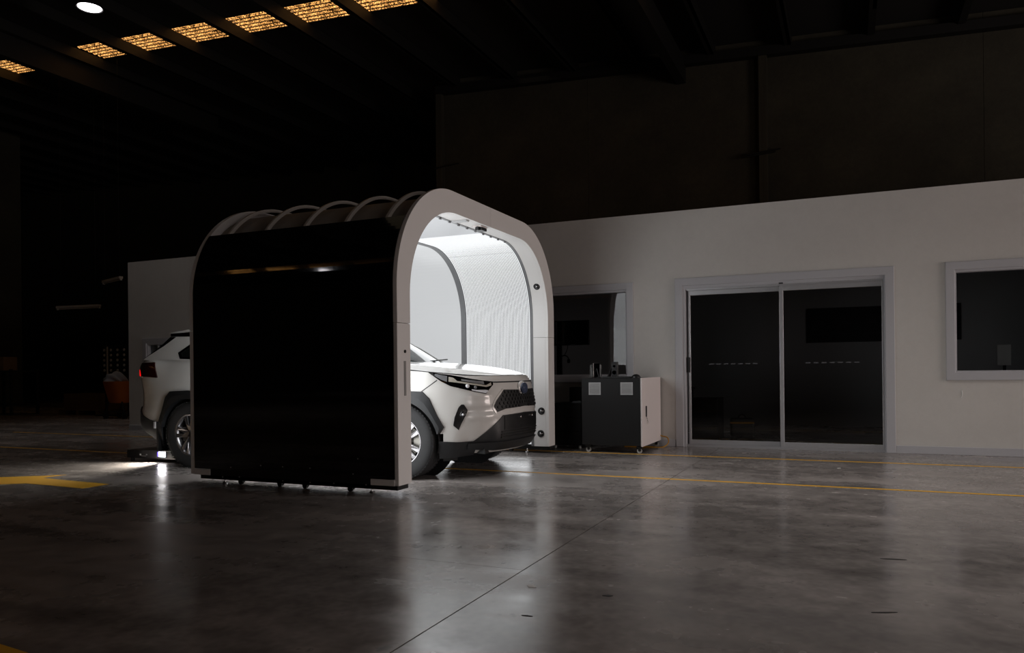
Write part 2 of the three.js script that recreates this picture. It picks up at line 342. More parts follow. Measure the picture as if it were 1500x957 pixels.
  const panel = (x0, x1, z, sl, sr, seal) => {
    const g = sub('sliding_panel', d, [0, 0, z]);
    mesh('stile', rboxAt(x0, x0 + sl, 0.03, 2.06, -0.018, 0.018, 0.003), M.alu, g);
    mesh('stile', rboxAt(x1 - sr, x1, 0.03, 2.06, -0.018, 0.018, 0.003), M.alu, g);
    mesh('rail', rboxAt(x0 + sl, x1 - sr, 0.03, 0.09, -0.018, 0.018, 0.003), M.alu, g);
    mesh('rail', rboxAt(x0 + sl, x1 - sr, 2.0, 2.06, -0.018, 0.018, 0.003), M.alu, g);
    mesh('pane', new THREE.PlaneGeometry(x1 - x0 - sl - sr, 1.91), M.pane, g, [(x0 + sl + x1 - sr) / 2, 1.045, 0]);
    return g;
  };
  const pl = panel(-1.965, -0.775, -0.095, 0.03, 0.045), pr = panel(-0.812, 0.368, -0.045, 0.045, 0.02);
  mesh('handle', rboxAt(-1.985, -1.945, 0.98, 1.18, 0.018, 0.05, 0.006), M.blackMatte, pl);
  mesh('lock_block', boxAt(-0.815, -0.765, 2.085, 2.10, -0.02, 0.0), M.blackMatte, d);
  const dash = boxAt(-0.029, 0.029, -0.007, 0.007, 0.001, 0.002);
  M.frost = std(0x54555a, 0.7);
  for (let k = 0; k < 7; k++) { mesh('safety_dash', dash, M.frost, pl, [-1.667 + k * 0.0915, 1.087, 0]); mesh('safety_dash', dash, M.frost, pr, [-0.483 + k * 0.0925, 1.087, 0]); }
}
{ // things in the unlit office
  const sign = thing('sign_board', 'long black sign board with three pale round emblems on the unlit office back wall', 'sign', [0.48, 1.76, -14.385]);
  mesh('board', rbox(2.36, 0.6, 0.025, 0.004), M.blackMatte, sign);
  M.faint = std(0x3a3a3c, 0.8);
  for (let k = 0; k < 3; k++) {
    const x = -0.97 + k * 0.42, e = sub('emblem', sign, [x, 0.04, 0.013]);
    mesh('ring', new THREE.TorusGeometry(0.125, 0.007, 6, 40), M.faint, e);
    mesh('mark', merge([rboxAt(-0.085, 0.085, -0.035, -0.01, -0.002, 0.005, 0.002), rboxAt(-0.05, 0.055, -0.01, 0.03, -0.002, 0.005, 0.002), new THREE.TorusGeometry(0.025, 0.006, 6, 18).translate(-0.05, -0.04, 0), new THREE.TorusGeometry(0.025, 0.006, 6, 18).translate(0.05, -0.04, 0)]), M.faint, e);
    mesh('caption_bar', boxAt(-0.14, 0.14, -0.2, -0.185, -0.003, 0.002), M.faint, e);
  }
  const tv = thing('wall_screen', 'black flat wall screen behind the office window beside the tunnel', 'screen', [-4.62, 1.66, -12.3]);
  mesh('housing', rbox(1.2, 0.42, 0.05, 0.008), M.blackSatin, tv); mesh('glass', boxAt(-0.585, 0.585, -0.19, 0.195, 0.025, 0.027), M.blackGloss, tv); mesh('status_strip', boxAt(0.28, 0.36, -0.2, -0.194, 0.026, 0.029), M.trim, tv);
  mesh('bracket', boxAt(-0.1, 0.1, -0.1, 0.1, -0.2, -0.025), M.blackMatte, tv); mesh('post', boxAt(-0.04, 0.04, -1.66, -0.1, -0.2, -0.14), M.blackMatte, tv); mesh('foot', boxAt(-0.35, 0.35, -1.66, -1.63, -0.4, 0.1), M.blackMatte, tv);
  const hs = thing('headset', 'black headset hanging on its cable below the wall screen', 'headset', [-4.43, 1.2, -12.2]);
  mesh('headband', new THREE.TorusGeometry(0.075, 0.009, 8, 24, Math.PI), M.blackMatte, hs, [0, 0, 0]);
  for (const s of [-1, 1]) mesh('ear_cup', cyl(0.035, 0.035, 0.03, 16).rotateZ(Math.PI / 2), M.blackMatte, hs, [s * 0.075, -0.02, 0]);
  mesh('cable', tube([[0.0, 0.075, 0], [0.05, 0.2, -0.02], [0.03, 0.36, -0.06], [-0.02, 0.46, -0.06]], 0.006), M.blackMatte, hs);
  const desk = (name, label, x, z, w, dp, mat) => { const t = thing(name, label, 'desk', [x, 0, z]); mesh('desk_top', rbox(w, 0.03, dp), mat, t, [0, 0.735, 0]); for (const sx of [-1, 1]) for (const sz of [-1, 1]) mesh('leg', boxAt(-0.025, 0.025, 0, 0.72, -0.025, 0.025), M.blackMatte, t, [sx * (w / 2 - 0.05), 0, sz * (dp / 2 - 0.05)]); return t; };
  desk('desk', 'timber topped desk behind the right-hand office window', 2.4, -12.9, 1.7, 0.7, M.timber);
  desk('desk', 'dark desk just inside the left leaf of the sliding door', -2.6, -11.4, 0.9, 0.6, M.blackSatin);
  const mon = thing('monitor', 'pale computer monitor on the timber desk behind the right-hand window', 'monitor', [2.03, 0.75, -12.95], -0.2);
  mesh('screen', rbox(0.17, 0.30, 0.03), M.batten, mon, [0, 0.43, 0]); mesh('stem', boxAt(-0.02, 0.02, 0, 0.28, -0.03, -0.01), M.blackMatte, mon); mesh('foot', rbox(0.2, 0.015, 0.15), M.blackMatte, mon, [0, 0.008, 0]);
  const dr = thing('drawer_unit', 'dark drawer unit under the desk inside the sliding door', 'drawers', [-1.93, 0, -11.4]);
  mesh('case', rbox(0.4, 0.6, 0.5), M.blackMatte, dr, [0, 0.3, 0]); for (let k = 0; k < 3; k++) mesh('drawer', rbox(0.37, 0.17, 0.02), M.blackSatin, dr, [0, 0.12 + k * 0.19, 0.255]);
  const bag = thing('tool_case', 'small dark tool case with a yellow band on the office floor', 'case', [-1.5, 0, -11.9], 0.2);
  mesh('shell', rbox(0.34, 0.28, 0.2, 0.03), M.blackMatte, bag, [0, 0.14, 0]); mesh('band', boxAt(-0.172, 0.172, 0.2, 0.225, -0.102, 0.102), M.yellowCable, bag); mesh('handle', new THREE.TorusGeometry(0.05, 0.01, 8, 16, Math.PI), M.blackMatte, bag, [0, 0.28, 0]);
}

// ---------- the light tunnel ----------
const TX0 = -5.70, TX1 = -3.402, TN = -5.36, TF = -8.993, TT = 2.725, TB = 0.087, TR = 0.98, INR = 0.85, PW = 0.205;
// outline of the tunnel section, d inside the outer face, from the near foot over the top to the far foot
function section(d, yb = TB, n = 22) {
  const R = d < 0.01 ? TR : TR - (TR - INR) * Math.min(1, d / PW) - Math.max(0, d - PW), zn = TN - d, zf = TF + d, top = TT - d, pts = [[zn, yb]];
  for (let k = 0; k <= n; k++) { const a = k / n * Math.PI / 2; pts.push([zn - R + R * Math.cos(a), top - R + R * Math.sin(a)]); }
  for (let k = 0; k <= n; k++) { const a = Math.PI / 2 + k / n * Math.PI / 2; pts.push([zf + R + R * Math.cos(a), top - R + R * Math.sin(a)]); }
  pts.push([zf, yb]);
  return pts;
}
const band = (d0, d1, keep) => { const a = section(d0, TB, 24), b = section(d1, TB, 24), A = [], B = []; a.forEach((p, i) => { if (!keep || keep(p, i, a.length)) { A.push(p); B.push(b[i]); } }); return [...A, ...B.reverse()]; };
{
  const T = thing('light_tunnel', 'arched vehicle scanning tunnel with gloss black side and bright ribbed white interior', 'tunnel');
  const SEAM = 1.436, gap = 0.003;
  // each portal: a face plate, with the jamb lining returning inward from its opening
  const portal = (x0, x1, px0, px1) => {
    for (const near of [true, false]) {
      const zo = near ? TN : TF, zi = near ? TN - PW : TF + PW, zl = near ? zi + 0.02 : zi - 0.02;
      mesh('portal_post', rboxAt(px0, px1, TB, SEAM - gap / 2, Math.min(zo, zi), Math.max(zo, zi), 0.006), M.portal, T);
      const lx = px0 - x0 > 0.01 ? [x0, px0] : [px1, x1];
      mesh('jamb_lining', boxAt(lx[0], lx[1], TB, SEAM - gap / 2, Math.min(zi, zl), Math.max(zi, zl)), M.portal, T);
      const arch = (d0, d1, xa, xb, bev, name) => {
        const o = section(d0, SEAM + gap / 2, 26), i = section(d1, SEAM + gap / 2, 26), h = o.length / 2, zc = (TN + TF) / 2 + (near ? gap / 2 : -gap / 2);
        const A = near ? o.slice(0, h) : o.slice(h), B = near ? i.slice(0, h) : i.slice(h);
        const out = near ? [...A, [zc, TT - d0], [zc, TT - d1], ...B.reverse()] : [[zc, TT - d0], ...A, ...B.reverse(), [zc, TT - d1]];
        const s = new THREE.Shape(out.map(([z, y]) => new THREE.Vector2(-z, y)));
        const e = new THREE.ExtrudeGeometry(s, bev ? { depth: xb - xa - 0.008, bevelEnabled: true, bevelSize: 0.002, bevelOffset: -0.002, bevelThickness: 0.004, bevelSegments: 2 } : { depth: xb - xa, bevelEnabled: false });
        e.rotateY(Math.PI / 2); e.translate(xa + (bev ? 0.004 : 0), 0, 0);
        mesh(name, e, M.portal, T);
      };
      arch(0, PW, px0, px1, true, 'portal_arch'); arch(PW - 0.02, PW, lx[0], lx[1], false, 'jamb_lining');
    }
  };
  portal(TX1 - 0.2, TX1, TX1 - 0.04, TX1); portal(TX0, TX0 + 0.2, TX0, TX0 + 0.056);
  // gloss black outer sides, flush with the portals, reaching up into the curve
  for (const near of [true, false]) {
    const keep = (p, i, n) => (near ? i < n / 2 : i >= n / 2) && p[1] < 2.36;
    mesh('side_panel', alongX(bandY(-0.006, 0.006, keep, near), TX0 + 0.056, TX1 - 0.038), M.blackGloss, T);
    const zs = near ? [TN - 0.16, TN + 0.004] : [TF - 0.004, TF + 0.16];
    mesh('plinth', boxAt(TX0 + 0.13, TX1 - 0.01, 0.052, TB, ...zs), M.blackMatte, T);
    mesh('lower_skirt', boxAt(TX0 + 0.25, TX1 - 0.27, 0.055, 0.15, near ? TN - 0.03 : TF - 0.004, near ? TN + 0.004 : TF + 0.03), M.blackMatte, T);
    const zr = near ? [TN + 0.0045, TN + 0.010] : [TF - 0.010, TF - 0.0045];
    mesh('foot_rail', boxAt(TX1 - 0.27, TX1 - 0.036, TB, 0.138, ...zr), M.portal, T);
    mesh('foot_rail', boxAt(TX0 + 0.056, TX0 + 0.25, TB, 0.138, ...zr), M.portal, T);
    const zl = near ? -5.47 : TF + 0.11;
    for (const x of [-5.383, -3.738]) { const f = sub('levelling_foot', T, [x, 0, zl]); mesh('pad', cyl(0.022, 0.026, 0.014, 16), M.chrome, f, [0, 0.007, 0]); mesh('stud', cyl(0.008, 0.008, 0.06, 10), M.chrome, f, [0, 0.04, 0]); }
    for (const x of [-5.188, -4.729, -4.447, -3.96]) { const c = sub('castor', T, [x, 0, zl]); mesh('wheel', cyl(0.026, 0.026, 0.024, 18).rotateX(Math.PI / 2), M.blackMatte, c, [0, 0.026, 0]); mesh('fork', merge([boxAt(-0.03, 0.03, 0.045, 0.056, -0.02, 0.02), boxAt(-0.012, 0.03, 0.018, 0.05, 0.014, 0.018), boxAt(-0.012, 0.03, 0.018, 0.05, -0.018, -0.014)]), M.blackMatte, c); }
    const bolts = []; for (const [x, y] of [[-5.3, 0.075], [-5.1, 0.085], [-5.2, 0.17], [-4.85, 0.2], [-4.6, 0.075], [-4.6, 0.2], [-4.3, 0.075], [-4.3, 0.2], [-4.05, 0.08], [-3.85, 0.17], [-3.72, 0.085], [-3.8, 0.3]]) bolts.push(cyl(0.006, 0.006, 0.004, 8).rotateX(Math.PI / 2).translate(x, y, near ? TN + 0.007 : TF - 0.007));
    mesh('bolts', merge(bolts), M.greyPlastic, T).userData.kind = 'stuff';
  }
  // roof hoops standing clear of the translucent skin
  for (const x of [-5.42, -4.97, -4.52, -4.07, -3.64]) mesh('roof_hoop', alongX(band(0.002, 0.03, p => p[1] > 2.2), x - 0.013, x + 0.013), M.hoop, T);
  mesh('roof_skin', alongX(band(0.066, 0.073, p => p[1] > 1.9), TX0 + 0.056, TX1 - 0.04), M.skin, T);
  mesh('inner_shell', alongX(band(0.176, 0.186), TX0 + 0.2, TX1 - 0.2), M.ribBack, T);
  // interior: smooth diffuser bay at the rear, ribbed bay at the front, dark edging strips between
  mesh('diffuser_panel', alongX(band(0.19, 0.205), -5.49, -4.61), M.diffuser, T);
  const ce = (z0, z1) => { const y = TT - 0.205; return [[z0, y], [z1, y], [z1, y + 0.012], [z0, y + 0.012]]; };
  mesh('ceiling_diffuser', alongX(ce(-6.35, -7.42), -4.53, -3.64), M.ceilDiffuser, T);
  for (const [a, b] of [[-3.637, -3.603], [-4.605, -4.535]]) mesh('edging_strip', alongX(band(0.187, 0.209), a, b), M.edging, T);
  const clips = []; for (let k = 0; k < 12; k++) clips.push(box(0.014, 0.02, 0.03).translate(-3.62, TT - 0.214, -6.3 - k * 0.19));
  mesh('edging_clips', merge(clips), M.edging, T).userData.kind = 'stuff';
  for (const near of [false, true]) {
    const src = section(0.197, 0.11, 24), n2 = src.length / 2, path = near ? src.slice(0, n2) : src.slice(n2).reverse(), pts = [];
    path.forEach(p => pts.push(p));
    if (!near) pts.push([-7.44, TT - 0.197]); else pts.length = Math.floor(pts.length * 0.86);
    const norm = pts.map((p, i) => { const a = pts[Math.max(0, i - 1)], b = pts[Math.min(pts.length - 1, i + 1)], l = Math.hypot(b[0] - a[0], b[1] - a[1]); return near ? [-(b[1] - a[1]) / l, (b[0] - a[0]) / l] : [(b[1] - a[1]) / l, -(b[0] - a[0]) / l]; });
    // bars in two lengths, with the panel joint between them where the wall turns into the ceiling
    const J = 18, mv = (i, k) => { const t = Math.min(1, 0.004 / Math.hypot(pts[k][0] - pts[i][0], pts[k][1] - pts[i][1])); return [pts[i][0] + (pts[k][0] - pts[i][0]) * t, pts[i][1] + (pts[k][1] - pts[i][1]) * t]; };
    const runs = [[...pts.slice(0, J), mv(J, J - 1)], [mv(J, J + 1), ...pts.slice(J + 1)]].map((r, q) => ({ r, nn: q ? norm.slice(J) : norm.slice(0, J + 1) })).filter(o => o.r.length > 1);
    const bars = [], N = 44, P = 0.8935 / N;
    for (const { r, nn } of runs) {
      const one = alongX([...r, ...r.map((p, i) => [p[0] + nn[i][0] * 0.008, p[1] + nn[i][1] * 0.008]).reverse()], 0, P * 0.47);
      for (let k = 0; k < N; k++) bars.push(one.clone().translate(-4.533 + P * (k + 0.26), 0, 0));
    }
    mesh('light_bars', merge(bars), near ? M.nearBar : M.bar, T).userData.kind = 'stuff';
  }
  mesh('cable_cover', rboxAt(TX1 - 0.195, TX1 - 0.03, TT - PW - 0.016, TT - PW - 0.001, -6.74, -6.68, 0.003), M.vent, T);
  // cameras let into the inner faces of the front portal
  const dome = (x, y, z, rx) => { const c = sub('scan_camera', T, [x, y, z]); c.rotation.x = rx; mesh('bezel', new THREE.TorusGeometry(0.034, 0.011, 10, 28), M.blackSatin, c); mesh('lens_dome', new THREE.SphereGeometry(0.03, 20, 12), M.lampBlack, c, [0, 0, -0.004]); mesh('pupil', new THREE.SphereGeometry(0.009, 12, 8), M.lens, c, [0.004, 0.004, 0.022]); };
  dome(-3.51, 2.06, -8.70, 0.42); dome(-3.50, 0.525, TF + PW + 0.004, 0); dome(-3.51, 0.245, TF + PW + 0.004, 0);
  const cc = sub('ceiling_camera', T, [-3.49, TT - PW, -7.09]);
  mesh('mount_plate', rbox(0.10, 0.012, 0.16), M.cabinetWhite, cc, [0, -0.006, 0]); mesh('lens_housing', merge([rboxAt(-0.03, 0.05, -0.045, -0.012, -0.07, 0.05), cyl(0.018, 0.018, 0.05, 14).rotateX(Math.PI / 2).translate(0.01, -0.03, 0.06)]), M.blackSatin, cc);
  // button and pale reflector strip on the near front post
  mesh('push_button', cyl(0.014, 0.014, 0.008, 20).rotateZ(Math.PI / 2), M.blackSatin, T, [TX1 + 0.003, 1.199, -5.472]);
  mesh('indicator_strip', rbox(0.006, 0.29, 0.03, 0.002), M.greyPlastic, T, [TX1 + 0.002, 0.974, -5.470]);
}
function bandY(d0, d1, keep, near) {                                    // like band(), cut at the foot of the panel and at y = 2.36
  const a = section(d0, 0.145, 40), b = section(d1, 0.145, 40), A = [], B = [];
  a.forEach((p, i) => { if (keep(p, i, a.length)) { A.push(p); B.push(b[i]); } });
  return [...A, ...B.reverse()];
}

// ---------- the car ----------
// side shell: plan outline (half, from nose to tail) offset by height; s is the distance along the outline, x forward from the rear axle
// piecewise-linear / smooth interpolation helpers
const lerpT=(T,x)=>{ if(x<=T[0][0])return T[0][1]; for(let i=1;i<T.length;i++) if(x<=T[i][0]){const a=T[i-1],b=T[i];let t=(x-a[0])/(b[0]-a[0]);return a[1]+(b[1]-a[1])*t;} return T[T.length-1][1]; };
// monotone-ish cubic (Catmull-Rom finite difference) on table
const cub=(T,x)=>{ const n=T.length; if(x<=T[0][0])return T[0][1]; if(x>=T[n-1][0])return T[n-1][1]; let i=1; while(x>T[i][0])i++; const sl=k=>(T[k+1][1]-T[k][1])/(T[k+1][0]-T[k][0]); const m=k=>{ if(k<=0)return sl(0); if(k>=n-1)return sl(n-2); const a=sl(k-1),b=sl(k); return a*b<=0?0:2*a*b/(a+b);}; const h=T[i][0]-T[i-1][0],t=(x-T[i-1][0])/h,t2=t*t,t3=t2*t; return (2*t3-3*t2+1)*T[i-1][1]+(t3-2*t2+t)*h*m(i-1)+(-2*t3+3*t2)*T[i][1]+(t3-t2)*h*m(i); };
const PL=[[3.60,0],[3.588,.2],[3.555,.38],[3.49,.54],[3.39,.68],[3.26,.785],[3.10,.86],[2.92,.905],[2.7,.922],[2.3,.925],[1.5,.925],[.6,.925],[.1,.922],[-.2,.918],[-.45,.908],[-.64,.885],[-.79,.835],[-.905,.745],[-.985,.6],[-1.03,.4],[-1.05,.2],[-1.055,0]];
// sample Catmull-Rom
const cr=(p0,p1,p2,p3,t)=>.5*((2*p1)+(-p0+p2)*t+(2*p0-5*p1+4*p2-p3)*t*t+(-p0+3*p1-3*p2+p3)*t*t*t);
const S=[];{ let L=0,px,pz; for(let i=0;i<PL.length-1;i++){ const g=k=>k<0?[PL[1][0],-PL[1][1]]:k>=PL.length?[PL[PL.length-2][0],-PL[PL.length-2][1]]:PL[k]; const a=g(i-1),b=g(i),c=g(i+1),d=g(i+2); for(let k=0;k<24;k++){ const t=k/24,x=cr(a[0],b[0],c[0],d[0],t),z=cr(a[1],b[1],c[1],d[1],t); if(S.length)L+=Math.hypot(x-px,z-pz); S.push([L,x,z]); px=x;pz=z; } } L+=Math.hypot(PL.at(-1)[0]-px,PL.at(-1)[1]-pz); S.push([L,PL.at(-1)[0],0]); }
const SL=S.at(-1)[0];
const plan=s=>{ s=Math.min(SL,Math.max(0,s)); let lo=0,hi=S.length-1; while(hi-lo>1){const m=(lo+hi)>>1; if(S[m][0]<=s)lo=m;else hi=m;} const a=S[lo],b=S[hi],t=(s-a[0])/(b[0]-a[0]); const A=S[Math.max(0,lo-1)],B=S[Math.min(S.length-1,hi+1)]; let tx=B[1]-A[1],tz=B[2]-A[2]; if(lo===0&&t<.5){tx=0;tz=1} if(hi===S.length-1&&t>.5){tx=0;tz=-1} const l=Math.hypot(tx,tz); return [a[1]+(b[1]-a[1])*t,a[2]+(b[2]-a[2])*t,tz/l,-tx/l]; };
const sOfX=x=>{ for(let i=1;i<S.length;i++) if(S[i][1]<=x){const a=S[i-1],b=S[i];return a[0]+(b[0]-a[0])*(x-a[1])/(b[1]-a[1]);} return SL; };
const OF=[[.2,-.14],[.28,-.06],[.38,-.01],[.48,.0],[.58,.0],[.7,-.01],[.78,-.02],[.86,-.03],[.92,-.045],[.98,-.085],[1.02,-.13],[1.1,-.25]];
const OS=[[.2,-.05],[.3,-.035],[.45,-.015],[.6,-.004],[.76,0],[.84,-.004],[.92,-.014],[1.0,-.032],[1.06,-.052],[1.12,-.08],[1.2,-.13]];
const OR=[[.2,-.24],[.3,-.13],[.4,-.03],[.5,0],[.6,0],[.68,-.018],[.78,-.022],[.9,-.01],[1.0,.0],[1.1,.0],[1.16,-.02],[1.22,-.06]];
const sm=(a,b,x)=>{const t=Math.min(1,Math.max(0,(x-a)/(b-a)));return t*t*(3-2*t)};
const RI=[[.34,-.036],[.45,-.022],[.56,-.005],[.582,.004],[.597,.012],[.612,.004],[.64,-.008],[.675,-.001],[.692,.006],[.706,.016],[.72,.0135],[.735,.0125],[.765,.016],[.805,.022],[.825,.012],[.85,.0],[.9,0]];
const RG=(s,y)=>(y>=.9)?0:cub(RI,Math.max(.34,y))*sm(.46,.6,s)*(1-sm(.78,.95,s));
const W=(s,y)=>{ const [x,z,nx,nz]=plan(s); const wf=sm(2.95,3.5,x),wr=sm(-.35,-.85,x),ws=Math.max(0,1-wf-wr); const o=RG(s,y)+wf*cub(OF,y)+ws*cub(OS,y)+wr*cub(OR,y); return [x+nx*o,y,Math.max(0,z+nz*o),nx,nz]; };
// edge height where the side meets bonnet / belt
const yTop=x=>cub([[-1.1,1.17],[-.7,1.2],[-.3,1.19],[.2,1.165],[1.0,1.135],[1.9,1.105],[2.3,1.088],[2.7,1.052],[3.0,1.02],[3.2,1.0],[3.35,.985],[3.5,.98],[3.62,.98]],x);

{
  const CX = -6.62, CZ = -7.115;
  const car = thing('car', 'white sport utility car parked inside the light tunnel, nose out at the front', 'car', [CX, 0, CZ]);
  const WHEELS = [0, 2.69], WY = 0.362, WR = 0.362;
  const Q = (s, y, off = 0) => { const p = W(Math.abs(s), y), sg = s < 0 ? -1 : 1; return [p[0] + p[3] * off, y, sg * (p[2] + p[4] * off)]; };
  const zSide = (x, y) => W(sOfX(x), y)[2];
  // a panel lying on the shell: columns [s, yLow, yHigh], standing `off` proud with edges turned down by `th`
  function patch(cols, off, th = off + 0.01, du = 0.02, dv = 0.03) {
    const at = s => { let i = 1; while (i < cols.length - 1 && s > cols[i][0]) i++; const a = cols[i - 1], b = cols[i], t = (s - a[0]) / (b[0] - a[0] || 1); return [a[1] + (b[1] - a[1]) * t, a[2] + (b[2] - a[2]) * t]; };
    const S0 = cols[0][0], S1 = cols[cols.length - 1][0], ks = new Set(cols.map(c => c[0])), n = Math.max(2, Math.ceil((S1 - S0) / du));
    for (let i = 0; i <= n; i++) ks.add(S0 + (S1 - S0) * i / n);
    const ss = [...ks].sort((a, b) => a - b).filter((v, i, A) => !i || v - A[i - 1] > 1e-5), hMax = Math.max(...cols.map(c => c[2] - c[1])), m = Math.max(2, Math.ceil(hMax / dv));
    const P = (i, j, o) => { const s = ss[i], [a, b] = at(s); return Q(s, a + (b - a) * j / m, o); }, N = ss.length - 1;
    const g = [grid(N, m, (u, v) => P(Math.round(u * N), Math.round(v * m), off))];
    g.push(grid(N, 1, (u, v) => P(Math.round(u * N), 0, v ? off : off - th)), grid(N, 1, (u, v) => P(Math.round(u * N), m, v ? off - th : off)));
    g.push(grid(1, m, (u, v) => P(0, Math.round(v * m), u ? off : off - th)), grid(1, m, (u, v) => P(N, Math.round(v * m), u ? off - th : off)));
    return merge(g);
  }
  const both = (cols, ...a) => [patch(cols, ...a), patch(cols.map(c => [-c[0], c[1], c[2]]).reverse(), ...a)];

  { // lower shell with open wheel wells
    const nS = 420, nV = 30, pos = [], uv = [], idx = [], yb = x => 0.235 + 0.02 * Math.max(0, x - 3);
    for (let i = 0; i <= nS; i++) { const s = -SL + 2 * SL * i / nS, x = W(Math.abs(s), 0.8)[0], y0 = yb(x), y1 = yTop(x); for (let j = 0; j <= nV; j++) { const p = Q(s, y0 + (y1 - y0) * j / nV); pos.push(...p); uv.push(s, p[1]); } }
    const near = k => Math.abs(pos[3 * k + 2]) > 0.5 && WHEELS.some(w => Math.hypot(pos[3 * k] - w, pos[3 * k + 1] - WY) < 0.422);
    for (let i = 0; i < nS; i++) for (let j = 0; j < nV; j++) { const a = i * (nV + 1) + j, b = a + nV + 1; if ([a, b, a + 1, b + 1].filter(near).length >= 2) continue; idx.push(a, b, a + 1, b, b + 1, a + 1); }
    const g = new THREE.BufferGeometry(); g.setAttribute('position', new THREE.Float32BufferAttribute(pos, 3)); g.setAttribute('uv', new THREE.Float32BufferAttribute(uv, 2)); g.setIndex(idx); g.computeVertexNormals();
    mesh('body_shell', g, M.paint, car);
  }
  const roofEdge = [[-0.53, 1.502], [-0.2, 1.545], [0.2, 1.583], [0.8, 1.603], [1.15, 1.592], [1.45, 1.545]];
  const zs = y => 0.845 - (y - 1.12) * 0.45;
  { // bonnet, roof, screens and upper sides
    const hc = x => cub([[2.2, 1.15], [2.5, 1.128], [2.8, 1.108], [3.1, 1.07], [3.3, 1.035], [3.43, 1.0], [3.5, 0.982], [3.6, 0.982]], x), sEnd = sOfX(2.3);
    const bon = grid(70, 48, (u, v) => { const s = u ** 1.15 * sEnd, q = v * 2 - 1, x0 = W(s, 0.98)[0], y = yTop(x0) + 0.006, e = W(s, y), yc = Math.max(y, hc(e[0])), r = 1 - Math.abs(q) ** 2.4; return [e[0] + (1 - q * q) * 0.0, y + (yc - y) * r + 0.008 * Math.exp(-(((Math.abs(q) - 0.7) / 0.1) ** 2)) * Math.min(1, u * 3), e[2] * 0.985 * q]; });
    mesh('bonnet', bon, M.paint, car);
    mesh('cowl', grid(8, 30, (u, v) => { const q = v * 2 - 1; return [2.22 + 0.26 * u - 0.2 * q * q * 0.6, 1.125 + 0.012 * (1 - u) - 0.02 * q * q, q * 0.8]; }), M.cladding, car);
    const roofG = grid(40, 30, (u, v) => { const x = -0.42 + 1.87 * u, y = cub(roofEdge, x), q = v * 2 - 1, z = zs(y); return [x + (1 - q * q) * 0.06 * (u * 2 - 1), y + 0.062 * (1 - Math.abs(q) ** 2.3), q * z]; });
    mesh('roof', roofG, M.paint, car);
    const ws = (u, v, k) => { const q = v * 2 - 1, a = [2.26 + 0.2 * (1 - q * q), 1.115 + 0.01 * (1 - q * q), q * (0.79 - k)], b = [1.45 + 0.07 * (1 - q * q), 1.545 + 0.062 * (1 - Math.abs(q) ** 2.3), q * (zs(1.545) - k)]; const t = u; return [a[0] + (b[0] - a[0]) * t, a[1] + (b[1] - a[1]) * t + 0.025 * Math.sin(Math.PI * t), a[2] + (b[2] - a[2]) * t]; };
    mesh('windscreen', grid(16, 24, (u, v) => ws(u, v, 0.05)), M.carGlass, car);
    for (const sg of [-1, 1]) mesh('windscreen_border', grid(16, 1, (u, v) => { const a = ws(u, 0.5 + sg * 0.5, 0.045), b = ws(u, 0.5 + sg * 0.44, 0.045), c = v ? b : a; return [c[0] + 0.006, c[1] + 0.006, c[2]]; }), M.lampBlack, car);
    const side = (pts, holes, o = 0, sg = 1) => { const s = new THREE.Shape(pts.map(p => new THREE.Vector2(...p))); for (const h of holes) s.holes.push(new THREE.Path(h.map(p => new THREE.Vector2(...p)))); const g = new THREE.ShapeGeometry(s), p = g.attributes.position; for (let i = 0; i < p.count; i++) p.setZ(i, sg * (zs(p.getY(i)) + o)); g.computeVertexNormals(); return g; };
    const dlo = [[-0.29, 1.27], [-0.23, 1.20], [0.3, 1.178], [1.0, 1.158], [2.02, 1.125], [1.6, 1.40], [1.3, 1.505], [0.8, 1.532], [0.3, 1.512], [0.1, 1.475], [-0.13, 1.374]];
    const outline = []; for (let k = 0; k <= 24; k++) { const x = -0.8 + 3.08 * k / 24; outline.push([x, yTop(x) - 0.004]); }
    outline.push([1.95, 1.30], [1.45, 1.545], ...roofEdge.slice(0, -1).reverse(), [-0.50, 1.455], [-0.41, 1.452], [-0.56, 1.345], [-0.74, 1.24]);
    const panes = [[[-0.235, 1.262], [-0.2, 1.222], [0.16, 1.206], [0.16, 1.455], [-0.1, 1.36]], [[0.24, 1.202], [0.98, 1.18], [0.98, 1.505], [0.78, 1.508], [0.34, 1.487], [0.24, 1.47]], [[1.06, 1.178], [1.92, 1.152], [1.56, 1.385], [1.29, 1.48], [1.06, 1.502]]];
    for (const sg of [1, -1]) {
      mesh('upper_side', side(outline, [dlo], 0, sg), M.paint, car);
      mesh('window_surround', side(dlo, panes, 0.004, sg), M.lampBlack, car);
      for (const p of panes) mesh('side_window', side(p, [], 0.001, sg), M.carGlass, car);
      mesh('roof_band', side([[-0.49, 1.457], [-0.13, 1.452], [0.1, 1.478], [0.3, 1.514], [0.8, 1.534], [0.8, 1.556], [0.3, 1.54], [0.1, 1.518], [-0.2, 1.504], [-0.51, 1.494]], [], 0.005, sg), M.lampBlack, car);
      mesh('hatch_edge', side([[-0.405, 1.455], [-0.50, 1.458], [-0.53, 1.43], [-0.58, 1.375], [-0.66, 1.305], [-0.81, 1.205], [-0.74, 1.243], [-0.56, 1.348]], [], -0.002, sg), M.lampBlack, car);
      mesh('roof_rail', tube([[-0.2, 1.56, sg * 0.6], [-0.1, 1.61, sg * 0.6], [0.6, 1.655, sg * 0.6], [1.2, 1.635, sg * 0.6], [1.32, 1.60, sg * 0.6]], 0.014), M.cladding, car);
      mesh('mirror', new THREE.SphereGeometry(1, 24, 16).scale(0.07, 0.075, 0.12), M.paint, car, [1.78, 1.19, sg * 1.0]);
      mesh('mirror_foot', rboxAt(1.76, 1.84, 1.12, 1.16, sg > 0 ? 0.82 : -0.96, sg > 0 ? 0.96 : -0.82), M.cladding, car);
    }
